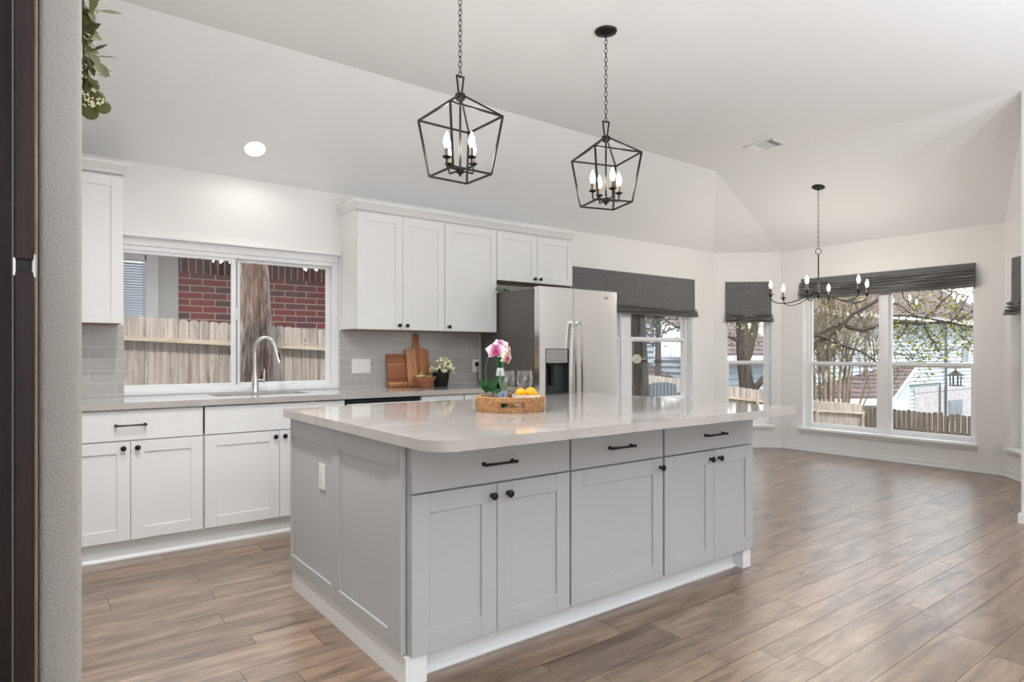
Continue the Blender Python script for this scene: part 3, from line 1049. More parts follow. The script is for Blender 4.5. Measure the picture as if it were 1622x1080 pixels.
# small swirl emblem near the top of the right door
b = MB()
for k, (a0, a1) in enumerate(((0.2, 2.6), (2.5, 5.6))):
    pts = [(4.108 + (0.030 - 0.004 * k) * math.cos(a0 + (a1 - a0) * i / 10) * (1 - 0.04 * i), fy - 0.001, 1.690 + (0.011 - 0.002 * k) * math.sin(a0 + (a1 - a0) * i / 10)) for i in range(11)]
    b.tube(pts, 0.0014, 6)
b.tube([(4.088, fy - 0.001, 1.695), (4.098, fy - 0.001, 1.680), (4.108, fy - 0.001, 1.693), (4.117, fy - 0.001, 1.680), (4.128, fy - 0.001, 1.696)], 0.0014, 6)
put('emblem', b, M_STEELDK, rd)
# ------------------------------------------------------------------ lamps, vent
def chain(parent, x, y, z0, z1, pitch=0.0245, rl=0.0165, rw=0.008, wire=0.0019):
    n = max(1, round((z1 - z0) / pitch))
    pitch = (z1 - z0) / n
    for i in range(n):
        b = MB()
        zc = z0 + pitch * (i + 0.5)
        hl = pitch * 0.5 + wire * 1.1
        ax = Vector((1, 0, 0)) if i % 2 else Vector((0, 1, 0))
        ax = Matrix.Rotation(0.5, 3, 'Z') @ ax
        pts = []
        for k in range(14):
            a = 2 * PI * k / 14
            pts.append(Vector((x, y, zc)) + ax * (rw * math.cos(a)) + Vector((0, 0, hl * math.copysign(abs(math.sin(a)) ** 0.8, math.sin(a)))))
        b.tube(pts, wire, 5, closed=True)
        yield b
def bulb_mesh(b, c, s=1.0):
    b.lathe([(0.0, -0.004), (0.009*s, -0.004), (0.011*s, 0.006*s), (0.0165*s, 0.022*s), (0.0175*s, 0.032*s), (0.014*s, 0.052*s), (0.007*s, 0.070*s), (0.0015*s, 0.083*s), (0, 0.084*s)], c, 16)

M_SLEEVE = mat('bronze_candle_sleeve', C(92, 74, 58), 0.45, 0.3)
def pendant(x, y, rz, arm0, label):
    t = thing('lantern_pendant', (x, y, FZ), label, 'pendant light', 'lantern pendants over the island')
    c, s = math.cos(rz), math.sin(rz)
    def p(a, bb, z): return Vector((x + a * c - bb * s, y + a * s + bb * c, z))
    zt, zm, zb = 2.436, 2.327, 2.054
    A, B = 0.146, 0.107
    b = MB(); b.lathe([(0, 0), (0.062, 0), (0.064, -0.004), (0.060, -0.012), (0.030, -0.022), (0.010, -0.026), (0.008, -0.034), (0, -0.034)], (x, y, FZ), 32)
    put('canopy', b, M_BRONZE, t, smooth=True)
    b = MB()
    for k in chain(t, x, y, 2.524, FZ - 0.030):
        me = bpy.data.meshes.new('tmp'); k.bm.to_mesh(me); k.bm.free(); b.bm.from_mesh(me); bpy.data.meshes.remove(me)
    put('chain', b, M_BRONZE, t, smooth=True)
    # square-bar cage
    b = MB()
    r = 0.0058
    sg = ((1, 1), (-1, 1), (-1, -1), (1, -1))
    def bar(q0, q1, rr=r): b.tube([q0, q1], rr, 4)
    for i in range(4):
        (a0, b0), (a1, b1) = sg[i], sg[(i+1) % 4]
        bar(p(A*a0, A*b0, zm), p(A*a1, A*b1, zm))
        bar(p(B*a0, B*b0, zb), p(B*a1, B*b1, zb))
        bar(p(A*a0, A*b0, zm), p(B*a0, B*b0, zb))
        bar(p(A*a0, A*b0, zm), p(0.016*a0, 0.016*b0, zt - 0.004), 0.005)
    put('cage', b, M_BRONZE, t, smooth=True)
    b = MB()
    b.lathe([(0, 0.012), (0.012, 0.012), (0.024, 0.006), (0.025, -0.008), (0.020, -0.020), (0.008, -0.026), (0, -0.026)], (x, y, zt), 20)
    put('crown', b, M_BRONZE, t, smooth=True)
    b = MB()
    for sgn in (1, -1): b.tube([p(0.008*sgn, 0, zt + 0.008), p(0.020*sgn, 0, zt + 0.092)], 0.0045, 4)
    b.tube([p(-0.023, 0, zt + 0.092), p(0.023, 0, zt + 0.092)], 0.0045, 4)
    put('hanging_loop', b, M_BRONZE, t, smooth=True)
    b = MB()
    b.tube([(x, y, zt - 0.02), (x, y, 2.075)], 0.0052, 10)
    b.lathe([(0, -0.016), (0.006, -0.016), (0.008, -0.006), (0.022, 0.002), (0.024, 0.022), (0.012, 0.028), (0, 0.028)], (x, y, 2.066), 20)
    put('stem', b, M_BRONZE, t, smooth=True)
    for k in range(4):
        a = k * PI / 2 + arm0 - rz
        q = p(0.083 * math.cos(a), 0.083 * math.sin(a), 0)
        b = MB()
        b.tube([(x, y, 2.078), (x + (q.x - x) * 0.95, y + (q.y - y) * 0.95, 2.078), (q.x, q.y, 2.084), (q.x, q.y, 2.118)], 0.0045, 8)
        b.lathe([(0, 0.0), (0.008, 0.0), (0.021, 0.008), (0.0215, 0.011), (0.010, 0.009), (0, 0.009)], (q.x, q.y, 2.116), 18)
        ao = put('arm', b, M_BRONZE, t, smooth=True)
        b = MB(); b.tube([(q.x, q.y, 2.124), (q.x, q.y, 2.166)], 0.0095, 12)
        put('candle_sleeve', b, M_SLEEVE, ao, smooth=True)
        b = MB(); bulb_mesh(b, (q.x, q.y, 2.168), 0.92)
        put('bulb', b, M_BULB, ao, smooth=True)
    return t
pendant(1.647, 2.580, 0.0, R(8), 'nearer lantern pendant, the one whose chain leaves the top of the picture')
pendant(2.635, 2.580, R(-17), R(-19), 'farther lantern pendant with its round ceiling canopy in view')

# chandelier in the bay
chx, chy, chz = 6.27, 3.205, 2.862
t = thing('chandelier', (chx, chy, chz), 'dark six-arm candle chandelier hanging in the bay', 'chandelier')
nrm = Vector((-0.57, 0, -2.03)).normalized()
b = MB(); b.lathe([(0, -0.004), (0.060, -0.004), (0.066, 0.004), (0.055, 0.016), (0.02, 0.026), (0, 0.026)], (chx, chy, chz), 28, axis=nrm)
b.tube([(chx - 0.004, chy, chz - 0.02), (chx - 0.004, chy, chz - 0.045)], 0.008, 8)
put('canopy', b, M_BRONZE, t, smooth=True)
b = MB()
for k in chain(t, chx - 0.004, chy, 2.240, chz - 0.038, 0.026):
    me = bpy.data.meshes.new('tmp'); k.bm.to_mesh(me); k.bm.free(); b.bm.from_mesh(me); bpy.data.meshes.remove(me)
put('chain', b, M_BRONZE, t, smooth=True)
b = MB()
b.tube([Vector((chx, chy, 2.213)) + Vector((C_, -S_, 0)) * (0.029 * math.cos(2*PI*i/20)) + Vector((0, 0, 0.029 * math.sin(2*PI*i/20))) for i in range(20)], 0.0032, 6, closed=True)
put('ring', b, M_BRONZE, t, smooth=True)
b = MB()
b.tube([(chx, chy, 2.186), (chx, chy, 1.74)], 0.0062, 10)
b.lathe([(0, -0.05), (0.005, -0.048), (0.009, -0.04), (0.006, -0.034), (0.02, -0.024), (0.024, -0.008), (0.018, 0.012), (0.009, 0.028), (0, 0.028)], (chx, chy, 1.782), 18)
put('stem', b, M_BRONZE, t, smooth=True)
RA = 0.455
for k, dg in enumerate((22, 82, 142, 202, 262, 322)):
    a = R(dg)
    d = Vector((-S_, -C_, 0)) * math.cos(a) + Vector((C_, -S_, 0)) * math.sin(a)
    b = MB()
    ctrl = [(0.012, 1.785), (0.035, 1.815), (0.055, 1.808), (0.10, 1.770), (0.17, 1.738), (0.26, 1.708), (0.33, 1.697), (0.39, 1.702), (0.435, 1.722), (0.452, 1.750), (RA, 1.785)]
    b.tube([Vector((chx, chy, 0)) + d * r_ + Vector((0, 0, z_)) for r_, z_ in ctrl], 0.0046, 8)
    q = Vector((chx, chy, 0)) + d * RA
    b.lathe([(0, -0.022), (0.008, -0.020), (0.013, -0.006), (0.014, 0.0), (0.036, 0.004), (0.037, 0.007), (0.012, 0.006), (0, 0.006)], (q.x, q.y, 1.782), 20)
    ao = put('arm', b, M_BRONZE, t, smooth=True)
    b = MB(); b.tube([(q.x, q.y, 1.786), (q.x, q.y, 1.852)], 0.0115, 12)
    put('candle_sleeve', b, M_SLEEVE, ao, smooth=True)
    b = MB(); bulb_mesh(b, (q.x, q.y, 1.855), 0.88)
    put('bulb', b, M_BULBC, ao, smooth=True)

# recessed downlights: one in the slope over the sink, the others added unseen for fill
sn = Vector((0, -0.57, -1.007)).normalized()
t = thing('recessed_downlight', (1.262, 4.640, 2.637), 'lit white recessed downlight in the sloped ceiling above the sink', 'downlight')
b = MB()
cc = Vector((1.262, 4.640, 2.637))
b.lathe([(0.064, 0.001), (0.095, 0.001), (0.094, 0.006), (0.070, 0.009), (0.064, 0.004)], cc, 36, axis=sn)
put('trim_ring', b, M_TRIM, t, smooth=True)
b = MB()
b.lathe([(0, 0.0035), (0.066, 0.0035)], cc, 32, axis=sn)
put('baffle', b, M_TRIM, t)
b = MB()
b.lathe([(0, 0.012), (0.028, 0.011), (0.042, 0.007), (0.046, 0.002)], cc + Vector((0, 0.016, -0.012)), 28, axis=(sn * 0.75 + Vector((0, 0, -0.4))).normalized())
put('lamp', b, M_CANLED, t, smooth=True)
area('downlight_glow', cc + sn * 0.03, sn.to_track_quat('-Z', 'Y').to_euler(), 0.05, 0.05, 1.8, (1, 0.99, 0.97), 'DISK')
for i, (x, y, pw) in enumerate(((0.55, 3.02, 11), (0.50, 2.3, 15), (2.6, 0.6, 3), (1.0, -0.6, 3), (3.6, -0.9, 4), (-1.6, 1.2, 3), (-1.6, 3.0, 4), (-1.4, -1.6, 4), (2.4, -2.4, 4))):
    t = thing('recessed_downlight', (x, y, FZ), 'added unseen downlight in the flat ceiling above the camera, for fill light', 'downlight', 'added fill downlights in the flat ceiling')
    b = MB(); b.lathe([(0.060, -0.001), (0.085, -0.001), (0.084, -0.006), (0.062, -0.007), (0.060, -0.001)], (x, y, FZ), 28); put('trim_ring', b, M_TRIM, t, smooth=True)
    b = MB(); b.lathe([(0, -0.003), (0.060, -0.002)], (x, y, FZ), 24); put('lamp', b, M_CANLED, t)
    area('downlight_glow', (x, y, FZ - 0.02), (0, 0, 0), 0.11, 0.11, pw, (0.98, 0.99, 1.0), 'DISK', 135)

for i, (x, y) in enumerate(FILL_UPLIGHTS):
    t = thing('added_uplighter', (x, y, 0), 'added unseen white bowl uplighter brightening the ceiling from behind the camera', 'floor lamp', 'added fill uplighters behind the camera')
    b = MB(); b.lathe([(0, 0), (0.13, 0), (0.13, 0.012), (0.02, 0.02), (0, 0.02)], (x, y, 0.001), 24); put('base', b, M_BRONZE, t, smooth=True)
    b = MB(); b.tube([(x, y, 0.02), (x, y, 0.83)], 0.012, 10); put('pole', b, M_BRONZE, t, smooth=True)
    b = MB(); b.lathe([(0, 0.82), (0.06, 0.83), (0.15, 0.90), (0.17, 0.95), (0.165, 0.95), (0.14, 0.905), (0.05, 0.84), (0, 0.835)], (x, y, 0), 28); put('shade', b, M_TRIM, t, smooth=True)

# supply-air vent
t = thing('ceiling_vent', (5.207, 3.145, FZ), 'white three-way air vent in the flat ceiling', 'vent')
vx0, vx1, vy0, vy1 = 5.09, 5.325, 3.005, 3.285
b = MB()
f = 0.022
b.box(vx0, vx1, vy0, vy0 + f, FZ - 0.008, FZ - 0.001, bev=0.003); b.box(vx0, vx1, vy1 - f, vy1, FZ - 0.008, FZ - 0.001, bev=0.003)
b.box(vx0, vx0 + f, vy0, vy1, FZ - 0.008, FZ - 0.001, bev=0.003); b.box(vx1 - f, vx1, vy0, vy1, FZ - 0.008, FZ - 0.001, bev=0.003)
b.box(vx0 + f, vx1 - f, 3.085, 3.091, FZ - 0.009, FZ - 0.002); b.box(vx0 + f, vx1 - f, 3.199, 3.205, FZ - 0.009, FZ - 0.002)
put('frame', b, M_TRIM, t)
b = MB(); b.box(vx0 + 0.01, vx1 - 0.01, vy0 + 0.01, vy1 - 0.01, FZ - 0.0025, FZ - 0.001); put('duct', b, M_SLOT, t)
b = MB()
for i in range(5):
    yy_ = 3.030 + i * 0.0115
    b.box(-0.09, 0.09, -0.006, 0.006, -0.0005, 0.0005, M=Matrix.Translation((5.207, yy_, FZ - 0.007)) @ Matrix.Rotation(R(45), 4, 'X'))
    b.box(-0.09, 0.09, -0.006, 0.006, -0.0005, 0.0005, M=Matrix.Translation((5.207, 3.213 + i * 0.0115, FZ - 0.007)) @ Matrix.Rotation(R(-45), 4, 'X'))
for i in range(13):
    b.box(-0.006, 0.006, -0.052, 0.052, -0.0005, 0.0005, M=Matrix.Translation((5.118 + i * 0.0148, 3.145, FZ - 0.007)) @ Matrix.Rotation(R(40), 4, 'Y'))
put('louvre', b, M_TRIM, t)

# ------------------------------------------------------------------ roman shades
def roman(T, x0, x1, ztop, zfold, zbot, label, nf, bulge=0.05, sag=0.0, seed=1, ribs=()):
    random.seed(seed)
    root = thing('roman_shade', T[0], label, 'window shade', 'charcoal roman shades', rz=T[1])
    prof = [(-0.004, ztop, 0), (-0.026, ztop, 0), (-0.028, ztop - 0.02, 0)]
    k = max(2, int((ztop - zfold) / 0.05))
    for i in range(1, k + 1):
        prof.append((-0.028 - 0.006 * (i / k), ztop - 0.02 - (ztop - 0.02 - zfold) * i / k, 0.2 + 0.4 * i / k))
    hgt = (zfold - zbot) / nf
    for j in range(nf):
        za = zfold - hgt * j
        out = 0.036 + bulge * (0.35 + 0.65 * (j + 0.5) / nf) * 0.6
        prof += [(-out + 0.022, za - hgt * 0.02, 1), (-out - 0.006, za - hgt * 0.22, 1), (-out - 0.013, za - hgt * 0.55, 1), (-out - 0.006, za - hgt * 0.84, 1), (-out + 0.020, za - hgt * 0.97, 1)]
    prof += [(-0.012, zbot + 0.01, 1), (-0.004, zbot + 0.02, 1)]
    nx = 36
    vs, fs = [], []
    ph = [random.random() * 6 for _ in range(8)]
    for i in range(nx + 1):
        tt = i / nx
        for m_, (y, z, w) in enumerate(prof):
            e = 0.5 + 0.5 * min(1, min(tt, 1 - tt) * 20)
            dz = w * (0.005 * math.sin(tt * 9 + ph[m_ % 8]) - sag * math.sin(PI * tt))
            dy = w * 0.006 * math.sin(tt * 14 + ph[(m_ + 3) % 8]) * e
            xx = x0 + (x1 - x0) * tt
            if w >= 1 and y < -0.045:
                xx += (0.022 if i == nx else (-0.022 if i == 0 else 0)) * min(1, (-y - 0.03) / 0.05)
            rb = 0.0
            for rx in ribs:
                rb += 0.006 * math.exp(-((xx - rx) / 0.02) ** 2) * (1 if 0 < w < 1 else 0)
            vs.append((xx, y + dy + rb, z + dz))
    n = len(prof)
    for i in range(nx):
        for m_ in range(n - 1):
            fs.append((i*n+m_, i*n+m_+1, (i+1)*n+m_+1, (i+1)*n+m_))
    for e_ in (0, nx):
        fs.append(tuple(e_*n + m_ for m_ in range(n)))
    b = MB(); b.add(vs, fs)
    put('fabric', b, M_FABRIC, root, smooth=True, local=True, ang=60)
    b = MB(); b.box(x0 + 0.01, x1 - 0.01, -0.022, -0.001, ztop - 0.035, ztop - 0.003)
    put('headrail', b, M_TRIM, root, local=True)
    return root
roman(T_BACK, 4.29, 6.530, 2.103, 1.735, 1.635, 'wide charcoal roman shade partly behind the fridge, lowered furthest over its window', 4, 0.05, 0.0, 2, (4.77, 6.12))
roman(T_45, W3[0] - 0.005, W3[1] - 0.012, 2.103, 1.690, 1.585, 'narrow charcoal roman shade left of the chandelier', 4, 0.045, 0.0, 3)
roman(T_BAY, W4[0] - 0.01, W4[1] + 0.0, 2.108, 2.062, 1.868, 'widest charcoal roman shade gathered up above the double bay window', 6, 0.05, 0.012, 4)
roman(T_46, W5[0] + 0.07, W5[1], 2.103, 1.690, 1.560, 'charcoal roman shade cut off by the right edge of the picture', 4, 0.075, 0.0, 6)

# ------------------------------------------------------------------ outlets, switches, cords
def outlet(T, x, z, label, kind='outlet', gangs=1, plug=False):
    root = thing('wall_outlet' if kind == 'outlet' else 'switch_plate', (T[0]), label, 'outlet' if kind == 'outlet' else 'light switch', rz=T[1])
    root.location = (Matrix.Translation(Vector(T[0])) @ Matrix.Rotation(T[1], 4, 'Z')) @ Vector((x, 0, z))
    w = 0.035 + 0.0235 * (gangs - 1)
    b = MB(); b.box(-w, w, -0.006, -0.0003, -0.059, 0.059, bev=0.003)
    put('plate', b, M_PLATE, root, local=True)
    for g in range(gangs):
        cx_ = (g - (gangs - 1) / 2) * 0.047
        b = MB(); b.box(cx_ - 0.0165, cx_ + 0.0165, -0.0085, -0.004, -0.033, 0.033, bev=0.002)
        if kind == 'outlet':
            b.mi = 1
            for zz in (0.018, -0.018):
                b.box(cx_ - 0.0075, cx_ - 0.0055, -0.0089, -0.0083, zz - 0.004, zz + 0.005)
                b.box(cx_ + 0.0055, cx_ + 0.0075, -0.0089, -0.0083, zz - 0.004, zz + 0.005)
                b.box(cx_ - 0.0022, cx_ + 0.0022, -0.0089, -0.0083, zz - 0.011, zz - 0.007)
        put('socket' if kind == 'outlet' else 'rocker', b, [M_PLATE, M_SLOT], root, local=True)
    return root
TT = ((0, WY - 0.009, 0), 0.0)
outlet(TT, 2.166, 1.094, 'white triple switch plate on the grey backsplash', 'switch', 3)
outlet(TT, 3.292, 1.085, 'white outlet on the backsplash next to the fridge with a black plug in it')
outlet(((1.0745, 0, 0), -PI/2), -2.852, 0.635, 'white outlet set into the end panel of the island')
outlet(T_BAY, 4.37 - 4.262, 0.300, 'white outlet left of the wide bay window, near the floor')
outlet(T_BAY, 4.37 - 2.115, 0.255, 'white outlet right of the wide bay window, near the floor')
b = MB()
pz = 1.100
b.box(3.282, 3.304, WY - 0.048, WY - 0.0175, pz - 0.020, pz + 0.018, bev=0.006)
pts = [(3.293, WY - 0.040, pz - 0.018), (3.295, WY - 0.042, pz - 0.05), (3.300, WY - 0.036, pz - 0.10), (3.308, WY - 0.030, 0.96), (3.316, WY - 0.030, 0.925), (3.326, WY - 0.03, 0.9195), (3.35, WY - 0.024, 0.918)]
b.tube(pts, 0.0034, 8)
tag(put('power_cord', b, M_BLACK, None, smooth=True), 'black plug and cord running down behind the fridge', 'power cord')
b = MB()
px = BX - 0.012
pts = [onX(1547, 640, px), onX(1549, 690, px - 0.06), onX(1549.5, 712, px - 0.03), onX(1545, 722, px), onX(1536, 733, px - 0.012), onX(1524, 743, px - 0.02), onX(1517, 747.5, px - 0.02)]
b.tube(pts, 0.0022, 6)
tag(put('shade_cord', b, M_PLATE, None, smooth=True), 'thin white cord hanging beside the wide bay window down to the baseboard', 'cord')
# ------------------------------------------------------------------ things on the back worktop
CT = 0.9142
def acacia(name, stripes, seed):
    m = mat(name, C(150, 92, 54), 0.42)
    tc = N(m, 'ShaderNodeTexCoord')
    sp = N(m, 'ShaderNodeSeparateXYZ'); LK(m, tc.outputs['Generated'], sp.inputs[0])
    r = ramp(m, sp.outputs['Z' if seed == 1 else 'X'], stripes)
    m.node_tree.nodes[-1].color_ramp.interpolation = 'CONSTANT'
    mp = N(m, 'ShaderNodeMapping'); LK(m, tc.outputs['Object'], mp.inputs['Vector'])
    mp.inputs['Scale'].default_value = (5, 40, 70) if seed == 1 else (70, 40, 5)
    f = noise(m, mp.outputs['Vector'], 1.0, 6, 0.6, 1.0)
    c = mixc(m, 0.55, r, ramp(m, f, [(0.3, (0.56, 0.48, 0.42, 1)), (0.62, (1, 1, 1, 1))]), 'MULTIPLY')
    LK(m, c, bsdf(m).inputs['Base Color'])
    return m
M_ACA1 = acacia('acacia_horizontal', [(0.0, C(186, 124, 72)), (0.09, C(216, 160, 98)), (0.15, C(142, 80, 42)), (0.28, C(160, 92, 48)), (0.44, C(150, 88, 52)), (0.47, C(166, 102, 62)), (0.675, C(206, 150, 104)), (0.70, C(168, 96, 52)), (0.85, C(156, 84, 42))], 1)
M_ACA2 = acacia('acacia_vertical', [(0.0, C(206, 152, 104)), (0.14, C(196, 138, 90)), (0.34, C(206, 150, 100)), (0.40, C(164, 98, 56)), (0.60, C(212, 160, 112)), (0.64, C(188, 124, 76)), (0.84, C(168, 100, 58)), (0.9, C(182, 116, 70))], 2)
def lean(x, ybase, ang, rz=0):
    return Matrix.Translation((x, ybase, CT)) @ Matrix.Rotation(rz, 4, 'Z') @ Matrix.Rotation(-ang, 4, 'X')
# square board: sits in front of the wall and leans back on it
x0 = onY(617, 600, 4.83).x
b = MB()
w, h = 0.236, 0.280
b.prism(rounded_rect(0, w, 0, h, (0.012,)*4, 4), -0.009, 0.009, 'y', bev=0.003, M=None)
for v in b.bm.verts: v.co = Matrix.Rotation(R(-10), 4, 'X') @ v.co
o = put('cutting_board', b, M_ACA1, None)
o.location = (2.385, 4.842, CT + 0.002)
tag(o, 'square striped wooden cutting board leaning behind the paddle board', 'cutting board', 'cutting boards on the back worktop')
b = MB()
poly = []
w2, hb = 0.110, 0.326
def arc(cx, cy, r, a0, a1, n=6): return [(cx + r * math.cos(R(a0 + (a1 - a0) * i / n)), cy + r * math.sin(R(a0 + (a1 - a0) * i / n))) for i in range(n + 1)]
poly += arc(-w2 + 0.014, 0.014, 0.014, 180, 270) + arc(w2 - 0.014, 0.014, 0.014, 270, 360)
poly += arc(w2 - 0.03, hb - 0.03, 0.03, 0, 75) + [(0.045, hb + 0.006)] + [(0.030, hb + 0.018), (0.027, hb + 0.035)]
poly += arc(0.026 - 0.020, hb + 0.112, 0.020, 0, 90) + arc(-0.026 + 0.020, hb + 0.112, 0.020, 90, 180)
poly += [(-0.027, hb + 0.035), (-0.030, hb + 0.018), (-0.045, hb + 0.006)] + arc(-w2 + 0.03, hb - 0.03, 0.03, 105, 180)
b.prism(poly, -0.010, 0.010, 'y', bev=0.003)
t = thing('cutting_board', (2.666, 4.815, CT + 0.002), 'paddle cutting board with a handle leaning against the tiles', 'cutting board', 'cutting boards on the back worktop')
Ml = Matrix.Rotation(R(-10.5), 4, 'X')
for v in b.bm.verts: v.co = Ml @ v.co
put('paddle', b, M_ACA2, t, local=True)
b = MB(); b.lathe([(0, 0), (0.0065, 0), (0.0065, 0.0006), (0, 0.0006)], Ml @ Vector((0, -0.0102, hb + 0.100)), 14, axis=Ml.to_3x3() @ Vector((0, -1, 0)))
put('hanging_hole', b, M_SLOT, t, local=True)
b = MB(); b.lathe([(0, 0), (0.010, 0), (0.010, 0.0005), (0, 0.0005)], Ml @ Vector((-0.055, -0.0102, hb * 0.52)), 10, axis=Ml.to_3x3() @ Vector((0, -1, 0)))
for v in b.bm.verts: v.co.x = -0.055 + (v.co.x + 0.055) * 0.55
put('knot', b, mat('dark_knot', C(84, 46, 28), 0.6), t, local=True)

# terracotta-coloured wooden bowl with green fruit
bc = Vector((2.612, 4.640, CT))
M_BOWL = wood('reddish_wood_bowl', C(128, 74, 52), C(164, 102, 74), C(186, 126, 96), 0.4, 'x', 1.0)
b = MB()
b.lathe([(0, 0.0), (0.050, 0.0), (0.054, 0.004), (0.098, 0.086), (0.100, 0.092), (0.093, 0.092), (0.048, 0.012), (0, 0.010)], bc, 10)
tag(put('bowl', b, M_BOWL, None, smooth=True, ang=25), 'reddish wooden faceted bowl of green sprigs in front of the cutting boards', 'bowl')
M_LIME = mat('lime_skin', C(168, 196, 62), 0.4)
for (dx, dy, dz, r_, lab) in ((0.020, -0.030, 0.074, 0.028, 'green lime at the front of the reddish wooden bowl'), (0.052, 0.018, 0.080, 0.025, 'green lime at the right of the reddish wooden bowl')):
    b = MB()
    b.lathe([(0, -r_*1.15), (r_*0.3, -r_*1.02), (r_*0.75, -r_*0.7), (r_, 0), (r_*0.75, r_*0.7), (r_*0.3, r_*1.02), (0, r_*1.15)], bc + Vector((dx, dy, dz)), 16, axis=(1, 0.4, 0.2))
    tag(put('lime', b, M_LIME, None, smooth=True), lab, 'lime', 'limes in the wooden bowl')
M_FLOWER = mat('cream_petal', C(240, 232, 196), 0.6)
M_FLOWERY = mat('yellowish_petal', C(226, 226, 160), 0.6)
M_LEAF = mat('green_leaf', C(66, 104, 52), 0.5)
M_LEAFD = mat('dark_green_leaf', C(30, 70, 32), 0.6, spec=0.2)
M_SAGE = mat('olive_leaf', C(92, 94, 58), 0.75, spec=0.15)
def blossom(b, c, s, rnd):
    up = Vector((rnd.uniform(-.5, .5), rnd.uniform(-1, -.2), rnd.uniform(.2, 1))).normalized()
    e = up.orthogonal().normalized(); f_ = up.cross(e)
    for k in range(5):
        a = 2 * PI * k / 5 + rnd.random()
        d = e * math.cos(a) + f_ * math.sin(a)
        b.leaf(c, c + d * s + up * s * 0.35, s * 0.95, up, 0.2, 0.2, 3)
rnd = random.Random(4)
t = thing('herb_sprig', bc + Vector((-0.045, -0.01, 0.06)), 'pale green sprig lying in the left of the reddish wooden bowl', 'sprig')
b = MB()
for i in range(26):
    c = bc + Vector((-0.048 + rnd.gauss(0, 0.014), -0.01 + rnd.gauss(0, 0.016), 0.095 + rnd.gauss(0, 0.013)))
    blossom(b, c, 0.010, rnd)
put('flowers', b, M_FLOWERY, t, smooth='leaf')
b = MB()
for i in range(14):
    c = bc + Vector((-0.04 + rnd.gauss(0, 0.01), rnd.gauss(0, 0.01), 0.055))
    b.tube([c, c + Vector((rnd.gauss(0, 0.012), rnd.gauss(0, 0.012), 0.04))], 0.0012, 4)
put('stems', b, M_LEAF, t)

# black ribbed pot of cream flowers
pc = Vector((2.805, 4.700, CT))
t = thing('potted_flowers', pc, 'black ribbed pot of cream flowers on the back worktop', 'potted plant')
b = MB()
vs, fs = [], []
n = 72
prof = [(0.050, 0.0), (0.056, 0.004), (0.068, 0.08), (0.071, 0.122), (0.066, 0.122), (0.060, 0.09), (0.0, 0.088)]
for (r_, h_) in prof:
    for k in range(n):
        a = 2 * PI * k / n
        rr = r_ * (1 + (0.018 if k % 2 and r_ > 0.049 and h_ < 0.121 else 0))
        vs.append((pc.x + rr * math.cos(a), pc.y + rr * math.sin(a), pc.z + h_))
for i in range(len(prof) - 1):
    for k in range(n):
        l = (k + 1) % n
        fs.append((i*n+k, i*n+l, (i+1)*n+l, (i+1)*n+k))
fs.append(tuple(range(n))[::-1])
b.add(vs, fs)
put('pot', b, M_BLACK, t)
b = MB(); bl = MB(); bs = MB()
for i in range(46):
    a = rnd.uniform(0, 2 * PI); rr = 0.095 * math.sqrt(rnd.random())
    c = pc + Vector((0.012 + rr * math.cos(a) * 1.15, rr * math.sin(a) * 0.7 - 0.015, 0.15 + 0.075 * (1 - (rr / 0.1) ** 2) + rnd.gauss(0, 0.010)))
    if rr > 0.07: c.z -= 0.02
    for j in range(5):
        blossom(b, c + Vector((rnd.gauss(0, .009), rnd.gauss(0, .009), rnd.gauss(0, .008))), 0.0115, rnd)
    bs.tube([pc + Vector((rnd.gauss(0, .02), rnd.gauss(0, .02), 0.085)), pc + Vector(((c - pc).x * 0.5, (c - pc).y * 0.5, 0.13)), c], 0.0013, 4)
    if i % 2:
        q = pc + Vector(((c - pc).x * 0.6, (c - pc).y * 0.6, 0.125))
        bl.leaf(q, q + Vector((rnd.gauss(0, .03), rnd.gauss(0, .03) - .01, rnd.gauss(0.0, .02))), 0.022, (0, 0, 1), 0.2, 0.2, 4)
put('flowers', b, M_FLOWER, t, smooth='leaf'); put('leaves', bl, M_LEAFD, t, smooth='leaf'); put('stems', bs, M_LEAF, t)

# green sprig lying on top of the fridge
t = thing('ivy_sprig', (3.42, 4.62, 1.745), 'green leaf sprig peeking over the top of the fridge', 'plant')
b = MB()
q = onY(797, 459, 4.53)
b.leaf(q + Vector((-0.085, 0.0, -0.004)), q, 0.055, (0, -0.8, 0.5), 0.25, 0.2)
for i in range(7):
    c = Vector((3.36 + rnd.random() * 0.10, 4.56 + rnd.random() * 0.1, 1.760))
    b.leaf(c, c + Vector((rnd.uniform(-.05, .06), rnd.uniform(-.05, .05), rnd.uniform(.0, .03))), 0.04, (0, 0, 1), 0.2, 0.3)
put('leaves', b, M_LEAF, t, smooth='leaf')
b = MB(); b.tube([(3.50, 4.68, 1.7465), (3.42, 4.62, 1.747), (3.34, 4.57, 1.758), q + Vector((-0.085, 0, -0.004))], 0.003, 6); put('stem', b, M_LEAF, t)

